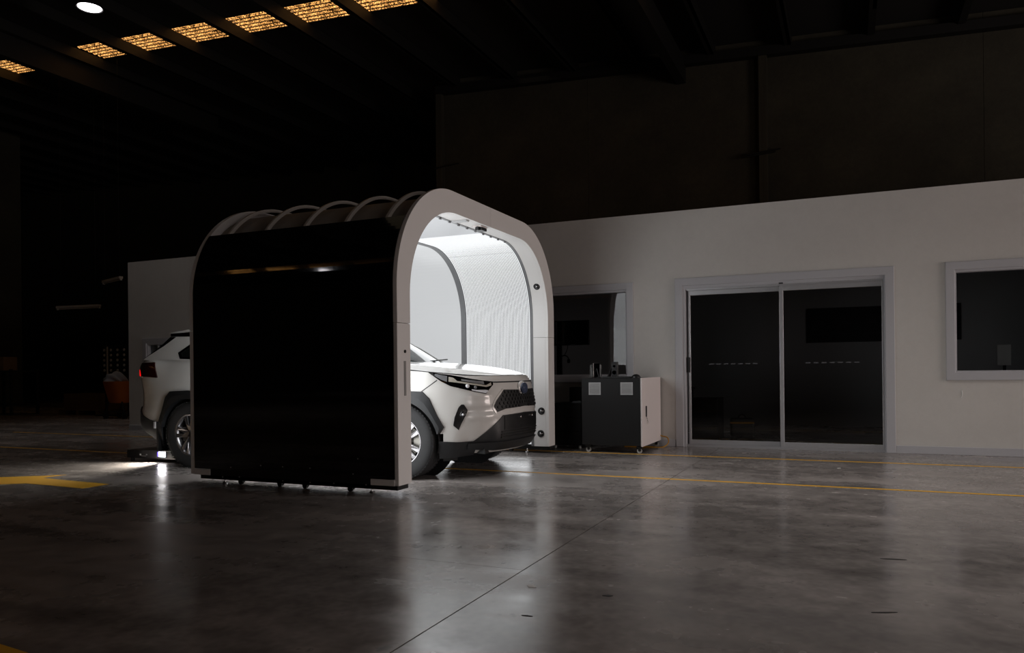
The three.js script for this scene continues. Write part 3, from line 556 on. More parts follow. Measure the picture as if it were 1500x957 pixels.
    // tailgate between the rear of the shell and the spoiler
    const sT = sOfX(-0.8), nT = 30, tg = (u, v, o = 0) => { const q = v * 2 - 1, s = sT + (SL - sT) * (1 - Math.abs(q)), x0 = W(s, 1.1)[0], a = Q(q < 0 ? -s : s, yTop(x0) - 0.004), b = [-0.40, 1.468 + 0.05 * (1 - q * q), q * zs(1.468)]; const t = u; return [a[0] + (b[0] - a[0]) * t - o - 0.05 * Math.sin(Math.PI * t) * (1 - q * q), a[1] + (b[1] - a[1]) * t, a[2] + (b[2] - a[2]) * t]; };
    mesh('tailgate', grid(14, nT * 2, (u, v) => tg(u, v)), M.paint, car);
    mesh('rear_window', grid(12, 40, (u, v) => tg(0.1 + 0.86 * u, 0.09 + 0.82 * v, 0.008)), M.lampBlack, car);
    mesh('spoiler', grid(10, 30, (u, v) => { const q = v * 2 - 1, x = -0.2 - 0.36 * u - 0.05 * (1 - q * q) * u; return [x, 1.545 - 0.05 * u + 0.055 * (1 - Math.abs(q) ** 2.3) - 0.02 * u * u, q * (0.655 - 0.03 * u)]; }), M.paint, car);
    mesh('spoiler_underside', grid(6, 30, (u, v) => { const q = v * 2 - 1, x = -0.40 - 0.16 * u - 0.05 * (1 - q * q) * u; return [x, 1.46 + 0.012 * u + 0.05 * (1 - Math.abs(q) ** 2.3), q * 0.625]; }), M.lampBlack, car);
    mesh('wiper', merge([rod([2.40, 1.132, 0.62], [2.36, 1.16, -0.05], 0.008), rod([2.42, 1.132, -0.02], [2.38, 1.165, -0.62], 0.008)]), M.cladding, car);
  }
  { // nose: bonnet gap, grille, lower bumper, lamps
    mesh('bonnet_gap', patch([[-0.70, 0.93, 0.944], [-0.5, 0.914, 0.926], [0.5, 0.914, 0.926], [0.70, 0.93, 0.944]], 0.003), M.cladding, car);
    const gr = [[-0.525, 0.685, 0.70], [-0.49, 0.633, 0.745], [-0.37, 0.66, 0.846], [0, 0.672, 0.838], [0.37, 0.66, 0.846], [0.49, 0.633, 0.745], [0.525, 0.685, 0.70]];
    mesh('grille_surround', patch(gr.map(([s, a, b]) => [s * 1.035, a - 0.012, b + 0.012]), 0.006), M.paint, car);
    const grille = sub('grille', car);
    mesh('backing', patch(gr, 0.008), M.blackMatte, grille);
    const cells = []; for (let r = 0; r < 5; r++) for (let k = -8; k <= 8; k++) { const s = (k + (r % 2) * 0.5) * 0.058, y = 0.668 + r * 0.036, w = 0.021, lo = y, hi = y + 0.026; const i = gr.findIndex(g => g[0] > Math.abs(s) + w); if (i < 1) continue; const a = gr[i - 1], b = gr[i], t = (Math.abs(s) + w - a[0]) / (b[0] - a[0]); if (hi > a[2] + (b[2] - a[2]) * t || lo < a[1] + (b[1] - a[1]) * t) continue; cells.push(patch([[s - w, (lo + hi) / 2 - 0.004, (lo + hi) / 2 + 0.004], [s - w * 0.55, lo, hi], [s + w * 0.55, lo, hi], [s + w, (lo + hi) / 2 - 0.004, (lo + hi) / 2 + 0.004]], 0.017, 0.012, 0.03, 0.03)); }
    mesh('grille_cells', merge(cells), M.blackMatte, grille).userData.kind = 'stuff';
    const em = sub('emblem', car, [W(0, 0.86)[0] + 0.014, 0.853, 0]);
    mesh('boss', new THREE.SphereGeometry(1, 28, 18).scale(0.035, 0.072, 0.098), M.paint, em, [-0.012, 0, 0]);
    mesh('disc', cyl(1, 1, 1, 36).rotateZ(Math.PI / 2).scale(0.03, 0.056, 0.080), M.emblemBlue, em, [0.008, 0, 0]);
    const el = (ry, rz, y) => new THREE.TorusGeometry(1, 0.05, 8, 36).rotateY(Math.PI / 2).scale(0.03, ry, rz).translate(0.022, y, 0);
    mesh('rings', merge([el(0.05, 0.072, 0), el(0.042, 0.022, -0.002), el(0.016, 0.046, 0.024)]), M.chrome, em);
    const low = sub('lower_bumper', car);
    mesh('skid_panel', patch([[-0.735, 0.34, 0.364], [-0.6, 0.30, 0.455], [-0.41, 0.27, 0.60], [0, 0.262, 0.612], [0.41, 0.27, 0.60], [0.6, 0.30, 0.455], [0.735, 0.34, 0.364]], 0.010), M.cladding, low);
    mesh('plate_recess', patch([[-0.40, 0.46, 0.592], [0, 0.46, 0.604], [0.40, 0.46, 0.592]], 0.016), M.blackSatin, low);
    for (let k = 0; k < 3; k++) mesh('lower_slat', patch([[-0.44, 0.382 + k * 0.026, 0.396 + k * 0.026], [0.44, 0.382 + k * 0.026, 0.396 + k * 0.026]], 0.018), M.blackSatin, low);
    for (const s of [-0.17, 0.13]) { const p = Q(s, 0.572, 0.018); mesh('plate_bolt', new THREE.SphereGeometry(0.011, 12, 8), M.chrome, low, p); }
    mesh('chin_bar', patch([[-0.80, 0.285, 0.345], [-0.5, 0.262, 0.345], [0, 0.262, 0.35], [0.5, 0.262, 0.345], [0.80, 0.285, 0.345]], 0.028), M.cladding, low);
    for (const g of both([[0.70, 0.225, 0.366], [0.9, 0.212, 0.362], [1.085, 0.205, 0.372]], 0.014)) mesh('bumper_end', g, M.cladding, low);
    for (const g of both([[0.90, 0.185, 0.23], [1.05, 0.18, 0.23]], 0.002)) mesh('air_deflector', g, M.blackMatte, low);
    const HL = [[0.508, 0.898, 0.926], [0.565, 0.853, 0.932], [0.619, 0.812, 0.938], [0.765, 0.841, 0.958], [0.966, 0.889, 0.994], [1.058, 0.935, 1.004], [1.183, 1.018, 1.024]];
    for (const sg of [1, -1]) {
      const F = (c, ...a) => patch(sg > 0 ? c : c.map(q => [-q[0], q[1], q[2]]).reverse(), ...a);
      const hl = sub('headlamp', car);
      mesh('housing', F(HL, 0.007), M.lampBlack, hl);
      mesh('light_guide', F([[0.535, 0.890, 0.918], [0.60, 0.876, 0.893], [0.90, 0.921, 0.936], [0.94, 0.926, 0.968], [0.985, 0.932, 0.978]], 0.011), M.lightGuide, hl);
      mesh('upper_reflector', F([[0.62, 0.903, 0.932], [0.70, 0.912, 0.936], [0.86, 0.938, 0.955]], 0.010), M.edging, hl);
      mesh('corner_reflector', F([[1.0, 0.93, 0.985], [1.06, 0.953, 0.995], [1.12, 0.988, 1.008]], 0.0105), M.edging, hl);
      mesh('lower_reflector', F([[0.585, 0.838, 0.846], [0.62, 0.818, 0.85], [0.70, 0.834, 0.85], [0.76, 0.846, 0.858]], 0.011), M.lens, hl);
      const p = Q(sg * 0.80, 0.888, 0.004), l2 = Q(sg * 0.72, 0.874, 0.004);
      mesh('projector', new THREE.SphereGeometry(0.02, 16, 12), M.lens, hl, p); mesh('projector', new THREE.SphereGeometry(0.016, 16, 12), M.edging, hl, l2);
      const fog = sub('fog_lamp', car);
      mesh('recess', F([[0.806, 0.652, 0.664], [0.842, 0.585, 0.716], [0.867, 0.535, 0.716], [0.892, 0.476, 0.69], [0.93, 0.508, 0.60], [0.942, 0.518, 0.53]], 0.005), M.blackSatin, fog);
      const fp = Q(sg * 0.853, 0.622, 0.012), fn = W(0.853, 0.622);
      mesh('lamp_ring', new THREE.TorusGeometry(0.022, 0.007, 10, 24).rotateY(Math.atan2(fn[3], sg * fn[4])), M.lampBlack, fog, fp);
      mesh('lamp', new THREE.SphereGeometry(0.013, 16, 10), M.lens, fog, fp);
      mesh('wing_gap', F([[1.095, 0.94, 0.953], [1.17, 0.888, 0.898], [1.25, 0.832, 0.842]], 0.0015), M.cladding, car);
      mesh('bonnet_gap', F([[1.17, 1.022, 1.027], [1.37, 1.036, 1.042], [1.9, 1.077, 1.083]], 0.002), M.cladding, car);
      // tail
      const tl = sub('tail_lamp', car);
      const sT = x => sOfX(x);
      mesh('housing', F([[sT(-0.50), 0.99, 1.0], [sT(-0.60), 0.998, 1.166], [sT(-0.83), 1.01, 1.162], [5.16, 1.02, 1.15], [5.5, 1.03, 1.14]], 0.012), M.tailRed, tl);
      mesh('lit_corner', F([[5.01, 1.01, 1.025], [5.05, 1.014, 1.07], [5.14, 1.03, 1.09]], 0.018), M.tailLit, tl);
      mesh('rear_bumper', F([[sT(-0.425), 0.22, 0.50], [sT(-0.50), 0.22, 0.50], [sT(-0.62), 0.225, 0.52], [4.96, 0.225, 0.57], [5.08, 0.225, 0.66], [5.3, 0.225, 0.60], [SL, 0.225, 0.58]], 0.014), M.cladding, car);
      const rf = Q(sg * sT(-0.50), 0.462, 0.03); mesh('reflector', rbox(0.03, 0.075, 0.012, 0.003), M.lens, car, rf);
      mesh('mud_flap', boxAt(-0.50, -0.47, 0.17, 0.47, sg > 0 ? 0.66 : -0.90, sg > 0 ? 0.90 : -0.66), M.blackMatte, car);
      mesh('sill', F([[sT(2.24), 0.225, 0.40], [sT(0.45), 0.225, 0.40]], 0.018), M.cladding, car);
      // wheel-arch cladding: angular outside, round inside
      for (const wx of WHEELS) {
        const out = [[0.413, 0.085], [0.45, 0.143], [0.393, 0.25], [0.322, 0.415], [0.256, 0.478], [0, 0.488], [-0.256, 0.478], [-0.322, 0.415], [-0.393, 0.25], [-0.45, 0.143], [-0.413, 0.085]];
        const A = [], ang = out.map(p => Math.atan2(p[1], p[0]));
        for (let k = 0; k < out.length - 1; k++) for (let i = 0; i < 6; i++) { const t = i / 6; A.push([out[k][0] + (out[k + 1][0] - out[k][0]) * t, out[k][1] + (out[k + 1][1] - out[k][1]) * t]); } A.push(out[out.length - 1]);
        const pt = (p, o) => { const x = wx + p[0], y = WY + p[1]; return [x, y, sg * (zSide(x, y) + o)]; };
        const inn = A.map(p => { const l = Math.hypot(...p), r = 0.4; return [p[0] / l * r, p[1] / l * r]; }), N = A.length - 1;
        const lay = [(i) => pt(A[i], -0.01), (i) => pt(A[i], 0.022), (i) => pt([A[i][0] * 0.5 + inn[i][0] * 0.5, A[i][1] * 0.5 + inn[i][1] * 0.5], 0.03), (i) => pt(inn[i], 0.028), (i) => pt(inn[i], -0.1)];
        mesh('arch_cladding', merge([0, 1, 2, 3].map(k => grid(N, 1, (u, v) => lay[k + Math.round(v)](Math.round(u * N))))), M.cladding, car);
        mesh('wheel_well', grid(24, 1, (u, v) => { const a = -0.25 + (Math.PI + 0.5) * u; return [wx + 0.402 * Math.cos(a), WY + 0.402 * Math.sin(a), sg * (0.52 + 0.34 * v)]; }), M.cabin, car);
        mesh('well_back', new THREE.CircleGeometry(0.402, 30), M.cabin, car, [wx, WY, sg * 0.52]);
      }
    }
    mesh('chassis', merge([boxAt(0.42, 2.26, 0.2, 0.36, -0.8, 0.8), boxAt(-0.85, -0.42, 0.27, 0.5, -0.6, 0.6), boxAt(-0.42, 0.42, 0.3, 0.5, -0.5, 0.5), boxAt(2.26, 3.1, 0.25, 0.5, -0.5, 0.5), boxAt(3.08, 3.42, 0.235, 0.4, -0.55, 0.55)]), M.blackMatte, car);
    mesh('tailpipe', cyl(0.03, 0.03, 0.2, 16).rotateZ(Math.PI / 2), M.chrome, car, [-0.80, 0.25, 0.5]);
  }
  { // cabin seen through the glass
    const cab = sub('cabin', car);
    mesh('dashboard', rboxAt(1.75, 2.3, 0.75, 1.09, -0.7, 0.7, 0.06), M.cabin, cab);
    mesh('cabin_floor', boxAt(-0.7, 2.2, 0.5, 0.54, -0.75, 0.75), M.cabin, cab);
    for (const [x, z, w] of [[1.05, 0.38, 0.5], [1.05, -0.38, 0.5], [0.1, 0, 1.35]]) mesh('seat', merge([rboxAt(x - 0.05, x + 0.5, 0.6, 0.8, z - w / 2, z + w / 2, 0.05), rboxAt(x - 0.18, x + 0.02, 0.7, 1.3, z - w / 2, z + w / 2, 0.06), rboxAt(x - 0.2, x - 0.1, 1.31, 1.46, z - 0.12, z + 0.12, 0.03)]), M.cabin, cab);
    mesh('steering_wheel', new THREE.TorusGeometry(0.18, 0.016, 10, 32).rotateY(Math.PI / 2).rotateZ(0.4), M.cabin, cab, [1.68, 1.0, 0.38]);
  }
  // wheels
  const tyreProf = [[0.226, -0.098], [0.25, -0.108], [0.30, -0.114], [0.335, -0.108], [0.352, -0.095], [0.358, -0.085]];
  for (const c of [-0.062, -0.022, 0.022, 0.062]) tyreProf.push([0.3615, c - 0.006], [0.352, c - 0.004], [0.352, c + 0.004], [0.3615, c + 0.006]);
  tyreProf.push([0.358, 0.085], [0.352, 0.095], [0.335, 0.108], [0.30, 0.114], [0.25, 0.108], [0.226, 0.098]);
  const tyreGeo = new THREE.LatheGeometry(tyreProf.map(p => new THREE.Vector2(...p)), 96).rotateX(Math.PI / 2);
  const lugs = []; for (let k = 0; k < 64; k++) for (const sg of [-1, 1]) lugs.push(box(0.02, 0.010, 0.028).rotateX(sg * -0.5).translate(0, 0.3525, sg * 0.0905).rotateZ(k / 64 * Math.PI * 2 + (sg > 0 ? 0.04 : 0)));
  const lugGeo = merge(lugs);
  const rimGeo = new THREE.LatheGeometry([[0.228, -0.098], [0.232, -0.09], [0.205, -0.07], [0.198, 0.04], [0.205, 0.075], [0.226, 0.09], [0.232, 0.1], [0.224, 0.103], [0.214, 0.094]].map(p => new THREE.Vector2(...p)), 64).rotateX(Math.PI / 2);
  const spokeShape = new THREE.Shape([[-0.03, 0.045], [0.03, 0.045], [0.046, 0.13], [0.062, 0.213], [0.024, 0.219], [0.012, 0.12], [0.0, 0.09], [-0.012, 0.12], [-0.024, 0.219], [-0.062, 0.213], [-0.046, 0.13]].map(p => new THREE.Vector2(...p)));
  const spokeGeo = new THREE.ExtrudeGeometry(spokeShape, { depth: 0.022, bevelEnabled: true, bevelSize: 0.004, bevelThickness: 0.006, bevelSegments: 2 });
  { const p = spokeGeo.attributes.position; for (let i = 0; i < p.count; i++) { const r = Math.hypot(p.getX(i), p.getY(i)); p.setZ(i, p.getZ(i) + 0.035 + 0.030 * Math.sin(Math.min(1, r / 0.215) * 2.1)); } spokeGeo.computeVertexNormals(); }
  for (const wx of WHEELS) for (const sg of [1, -1]) {
    const w = sub('wheel', car, [wx, WY, sg * 0.795]);
    if (sg < 0) w.rotation.y = Math.PI;
    w.rotation.z = wx ? 0.35 : 0.18;
    mesh('tyre', tyreGeo, M.tyre, w); mesh('tread_blocks', lugGeo, M.tyre, w).userData.kind = 'stuff';
    mesh('rim', rimGeo, M.rim, w);
    for (let k = 0; k < 5; k++) mesh('spoke', spokeGeo, M.rim, w, undefined, [0, 0, k / 5 * Math.PI * 2]);
    mesh('hub', cyl(0.058, 0.062, 0.04, 30).rotateX(Math.PI / 2), M.rim, w, [0, 0, 0.055]);
    mesh('hub_cap', cyl(0.03, 0.033, 0.012, 24).rotateX(Math.PI / 2), M.rimDark, w, [0, 0, 0.08]);
    for (let k = 0; k < 5; k++) { const a = k / 5 * Math.PI * 2 + 0.6; mesh('lug_nut', cyl(0.009, 0.010, 0.02, 6).rotateX(Math.PI / 2), M.chrome, w, [0.046 * Math.cos(a), 0.046 * Math.sin(a), 0.078]); }
    mesh('brake_disc', cyl(0.16, 0.16, 0.02, 40).rotateX(Math.PI / 2), M.brake, w, [0, 0, 0.0]);
    mesh('dust_plate', cyl(0.198, 0.198, 0.01, 32).rotateX(Math.PI / 2), M.rimDark, w, [0, 0, -0.03]);
    mesh('brake_caliper', rboxAt(0.10, 0.185, -0.08, 0.08, -0.02, 0.03, 0.012), M.brake, w, undefined, [0, 0, -w.rotation.z + (wx ? 0.0 : Math.PI)]);
  }
}

// ---------- things standing around the tunnel ----------
{ // scanner unit on the floor behind the car, its lamp facing the hall
  const u = thing('floor_scanner', 'flat black floor unit with a bright lamp under the rear of the car', 'scanner', [-7.5, 0, -6.5]);
  mesh('housing', rboxAt(-0.44, 0.44, 0.035, 0.13, -1.2, 0, 0.006), M.blackSatin, u);
  mesh('ramp_plate', rboxAt(-0.2, 0.44, 0.131, 0.139, -0.9, 0.02, 0.003), M.blackMatte, u);
  mesh('bright_edge', boxAt(0.2, 0.44, 0.131, 0.138, 0.02, 0.024), M.alu, u);
  for (const x of [-0.4, 0.4]) for (const z of [-1.15, -0.05]) mesh('foot', cyl(0.02, 0.024, 0.036, 12), M.blackMatte, u, [x, 0.018, z]);
  mesh('lamp_bezel', boxAt(0.065, 0.21, 0.055, 0.13, 0.0, 0.006), M.blackMatte, u);
  M.led = std(0xffffff, 0.4, { emissive: new THREE.Color(0.86, 0.84, 1.0), emissiveIntensity: GLOW.floorLed });
  M.ledFringe = std(0x2a1c80, 0.4, { emissive: new THREE.Color(0.22, 0.12, 1.0), emissiveIntensity: 0.8 });  // purple fringe of the lamp glow, put in as a glowing strip
  mesh('lamp_face', boxAt(0.095, 0.2, 0.065, 0.122, 0.006, 0.011), M.led, u);
  mesh('glow_fringe', boxAt(0.07, 0.095, 0.065, 0.122, 0.006, 0.010), M.ledFringe, u);
  rectLight(0.1475, 0.0935, 0.013, 0.1475, 0.05, 1.5, 0.105, 0.057, new THREE.Color(1.0, 0.96, 0.9), GLOW.ledLight, u);
  const beam = new THREE.SpotLight(new THREE.Color(1.0, 0.94, 0.84), GLOW.ledSpot, 0, 1.0, 0.6, 2); beam.castShadow = true; beam.position.set(0.1475, 0.0935, 0.016); beam.target.position.set(-0.4, 0.04, 1.1); u.add(beam, beam.target);
  mesh('socket', merge([boxAt(-0.22, -0.2, 0.07, 0.09, 0, 0.004), boxAt(-0.12, -0.1, 0.075, 0.088, 0, 0.004), boxAt(-0.2, -0.12, 0.064, 0.067, 0, 0.003)]), M.alu, u);
}
{ // equipment cabinet beside the far portal
  const c = thing('equipment_cabinet', 'black metal cabinet on castors with white locked door and two pale vents', 'cabinet', [-2.706, 0, -9.625]);
  mesh('carcass', rboxAt(-0.385, 0.365, 0.09, 0.92, -0.49, 0.497, 0.004), M.cabinetBlack, c);
  const d = sub('door', c);
  mesh('leaf', rboxAt(0.367, 0.387, 0.082, 0.924, -0.49, 0.497, 0.004), M.cabinetWhite, d);
  mesh('handle', rboxAt(0.387, 0.402, 0.44, 0.575, 0.312, 0.33, 0.004), M.blackSatin, d);
  mesh('key', merge([cyl(0.01, 0.01, 0.012, 14).rotateZ(Math.PI / 2).translate(0.393, 0.425, 0.30), boxAt(0.398, 0.402, 0.385, 0.42, 0.285, 0.30), new THREE.TorusGeometry(0.014, 0.003, 6, 16).rotateY(Math.PI / 2).translate(0.402, 0.375, 0.285)]), M.chrome, d);
  for (const x of [-0.212, 0.196]) {
    const v = sub('vent', c, [x, 0.793, 0.497]);
    mesh('vent_frame', merge([boxAt(-0.077, 0.077, 0.065, 0.077, 0, 0.006), boxAt(-0.077, 0.077, -0.077, -0.065, 0, 0.006), boxAt(-0.077, -0.065, -0.065, 0.065, 0, 0.006), boxAt(0.065, 0.077, -0.065, 0.065, 0, 0.006)]), M.vent, v);
    const sl = boxAt(-0.065, 0.065, -0.005, 0.005, 0, 0.003); for (let k = 0; k < 9; k++) mesh('slat', sl, M.vent, v, [0, -0.057 + k * 0.01425, 0.002], [0.5, 0, 0]);
    mesh('vent_back', boxAt(-0.065, 0.065, -0.065, 0.065, -0.002, 0.001), M.greyPlastic, v);
  }
  for (const x of [-0.31, 0.34]) for (const z of [-0.42, 0.46]) {
    const k = sub('castor', c, [x, 0, z]);
    mesh('wheel', cyl(0.03, 0.03, 0.025, 20).rotateX(Math.PI / 2), M.castor, k, [0, 0.03, 0]);
    mesh('hub', cyl(0.012, 0.012, 0.029, 14).rotateX(Math.PI / 2), M.chrome, k, [0, 0.03, 0]);
    mesh('fork', merge([boxAt(-0.032, 0.032, 0.066, 0.09, -0.025, 0.025), boxAt(-0.014, 0.02, 0.03, 0.07, 0.015, 0.019), boxAt(-0.014, 0.02, 0.03, 0.07, -0.019, -0.015), boxAt(-0.045, -0.01, 0.055, 0.062, -0.012, 0.012)]), M.cabinetBlack, k);
  }
  const top = 0.921;
  const it = (n, l, cat, x, z, r = 0) => thing(n, l, cat, [x, top, z], r);
  const sp = (label, x, z) => { const t = it('speaker', label, 'speaker', x, z, 0.1); mesh('case', rbox(0.075, 0.2, 0.09, 0.006), M.blackSatin, t, [0, 0.106, 0]); mesh('cone', cyl(0.026, 0.026, 0.004, 20).rotateX(Math.PI / 2), M.blackGloss, t, [0, 0.07, 0.045]); mesh('cone', cyl(0.016, 0.016, 0.004, 20).rotateX(Math.PI / 2), M.blackGloss, t, [0, 0.15, 0.045]); mesh('foot', rbox(0.07, 0.006, 0.08), M.blackMatte, t, [0, 0.003, 0]); };
  sp('small black upright speaker in the middle of the cabinet top', -2.77, -9.52);
  const hub = it('network_box', 'pale grey upright box leaning behind the black stand on the cabinet', 'box', -3.05, -9.6, 0.05);
  mesh('case', rbox(0.15, 0.17, 0.03, 0.004).rotateX(-0.12), M.greyPlastic, hub, [-0.01, 0.088, -0.02]); mesh('indicator', boxAt(-0.06, -0.045, 0.14, 0.15, -0.004, 0.0), M.blackMatte, hub);
  const st = it('tablet_stand', 'black stand holding an upright tablet at the left of the cabinet top', 'stand', -2.985, -9.45, -0.5);
  mesh('tablet', rbox(0.016, 0.19, 0.12, 0.004), M.blackGloss, st, [-0.02, 0.1, 0]); mesh('base', cyl(0.055, 0.06, 0.012, 24), M.blackSatin, st, [0.03, 0.006, 0]); mesh('arm', rod([0.03, 0.01, 0], [-0.01, 0.12, 0], 0.008), M.blackSatin, st);
  const ph = it('card_reader', 'small black card reader tilted on a prop, beside the tablet stand', 'reader', -2.86, -9.62, -0.2);
  mesh('slab', rbox(0.012, 0.13, 0.07, 0.004).rotateZ(-0.35), M.blackSatin, ph, [0.0, 0.066, 0]); mesh('prop', rod([-0.05, 0.006, 0], [0.0, 0.08, 0], 0.006), M.blackSatin, ph); mesh('base', rbox(0.12, 0.01, 0.09), M.blackSatin, ph, [-0.01, 0.005, 0]);
  const kb = it('keyboard', 'flat black keyboard lying on the front of the cabinet top', 'keyboard', -2.68, -9.3, 0.03);
  mesh('tray', rbox(0.38, 0.016, 0.13, 0.005), M.blackSatin, kb, [0, 0.008, 0]); const keys = []; for (let r = 0; r < 5; r++) for (let k = 0; k < 15; k++) keys.push(box(0.02, 0.006, 0.019).translate(-0.168 + k * 0.024, 0.019, -0.048 + r * 0.024)); mesh('keys', merge(keys), M.blackMatte, kb).userData.kind = 'stuff';
  const cap = it('dome_camera', 'round black dome on the right front corner of the cabinet', 'dome', -2.42, -9.24);
  mesh('dome', new THREE.SphereGeometry(0.055, 24, 12, 0, Math.PI * 2, 0, Math.PI / 2).scale(1, 0.8, 1), M.blackSatin, cap, [0, 0.006, 0]); mesh('rim', cyl(0.06, 0.06, 0.008, 28), M.blackMatte, cap, [0, 0.004, 0]);

  const pd = thing('drawer_pedestal', 'low black drawer pedestal between the tunnel and the white-doored cabinet', 'pedestal', [-3.42, 0, -9.72]);
  mesh('carcass', rboxAt(-0.22, 0.2, 0.035, 0.59, -0.28, 0.22, 0.004), M.cabinetBlack, pd);
  for (let k = 0; k < 3; k++) { const dr = sub('drawer', pd); mesh('front', rboxAt(-0.215, 0.195, 0.05 + k * 0.178, 0.22 + k * 0.178, 0.222, 0.236, 0.003), M.cabinetBlack, dr); mesh('pull', boxAt(0.08, 0.16, 0.19 + k * 0.178, 0.2 + k * 0.178, 0.236, 0.242), M.blackMatte, dr); }
  for (const x of [-0.18, 0.16]) for (const z of [-0.24, 0.18]) mesh('foot', cyl(0.018, 0.018, 0.036, 10), M.castor, pd, [x, 0.018, z]);
  const bx = thing('computer_case', 'small black computer case standing on the drawer pedestal', 'computer', [-3.36, 0.591, -9.86]);
  mesh('case', rbox(0.24, 0.2, 0.2, 0.006), M.blackSatin, bx, [0, 0.106, 0]); mesh('front_panel', rbox(0.2, 0.16, 0.006), M.blackMatte, bx, [0, 0.106, 0.102]); mesh('foot', boxAt(-0.1, 0.1, 0, 0.008, -0.08, 0.08), M.blackMatte, bx);
  const rag = thing('cloth', 'crumpled grey cloth on the front of the drawer pedestal', 'cloth', [-3.31, 0.591, -9.60]);
  const rg = new THREE.SphereGeometry(1, 24, 14); { const p = rg.attributes.position; for (let i = 0; i < p.count; i++) { const x = p.getX(i), y = p.getY(i), z = p.getZ(i), k = 1 + 0.14 * Math.sin(5 * x + 3 * z) + 0.1 * Math.sin(9 * z - 4 * y); p.setXYZ(i, x * 0.075 * k, Math.max(0, y * 0.026 * k), z * 0.05 * k); } rg.computeVertexNormals(); }
  mesh('fold', rg, M.cloth, rag);
  tag(mesh('floor_cable', tube([[-2.75, 0.008, -9.86], [-2.45, 0.008, -9.9], [-2.25, 0.008, -9.95], [-2.2, 0.06, -10.02], [-2.22, 0.12, -10.06], [-2.30, 0.14, -10.08], [-2.36, 0.16, -10.11]], 0.008, 60), M.yellowCable), 'yellow cable looping from the floor up behind the white-doored cabinet', 'cable');
  const scrap = (x, z, l, s) => { const g = new THREE.ExtrudeGeometry(new THREE.Shape([[-s, -s * 0.5], [s * 0.8, -s * 0.6], [s, s * 0.4], [-s * 0.3, s * 0.6]].map(p => new THREE.Vector2(...p))), { depth: 0.002, bevelEnabled: false }).rotateX(-Math.PI / 2); const m = mesh('paper_scrap', g, M.paper, scene, [x, 0, z], [0, rnd() * 3, 0]); tag(m, l, 'scrap'); };
  scrap(-1.40, -3.36, 'small white scrap of paper beside the long floor joint', 0.03);
  scrap(-0.12, -8.45, 'small white scrap between the two yellow lines before the sliding door', 0.022);
  scrap(-3.30, -9.02, 'tiny white scrap on the floor in front of the drawer pedestal', 0.015);
}
// ---------- highbay lamps ----------
{
  const lamp = (x, z, label, power = GLOW.highbayLight, cone = 0.75, y = 7.9) => {
    const t = thing('highbay_lamp', label, 'lamp', [x, y, z], 0);
    mesh('shade', new THREE.LatheGeometry([[0.08, 0.34], [0.1, 0.3], [0.17, 0.16], [0.225, 0.0], [0.23, -0.01], [0.215, 0.0], [0.16, 0.15], [0.08, 0.29]].map(p => new THREE.Vector2(...p)), 36), M.steel, t);
    mesh('ballast', cyl(0.075, 0.075, 0.2, 20), M.steel, t, [0, 0.42, 0]);
    const h = roofY(x) - 0.25 - y - 0.5; mesh('hanger', cyl(0.01, 0.01, h + 0.02, 8), M.steel, t, [0, 0.5 + h / 2, 0]);
    M.highbay ??= std(0xffffff, 0.4, { emissive: new THREE.Color(1, 0.95, 1), emissiveIntensity: GLOW.highbay });
    mesh('lens', cyl(0.2, 0.2, 0.012, 36), M.highbay, t, [0, 0.012, 0]);
    const s = new THREE.SpotLight(new THREE.Color(1, 0.95, 0.92), power, 0, cone, 0.7, 2); s.castShadow = true; s.shadow.radius = 8; s.position.set(x, y - 0.03, z); s.target.position.set(x, 0, z); scene.add(s, s.target);
  };
  lamp(-12.95, -9.9, 'round white highbay lamp hanging below the roof at the top left');
  lamp(0.8, -6.6, 'unseen highbay lamp added to light the clear floor before the sliding door', 45, 0.74, 6.9);  // lamp added out of view to brighten the floor on the right
  lamp(-13.4, 5.3, 'round highbay lamp hanging over the hall behind the viewer');
  lamp(-21.5, 20.5, 'round highbay lamp hanging over the far left corner of the hall');
}
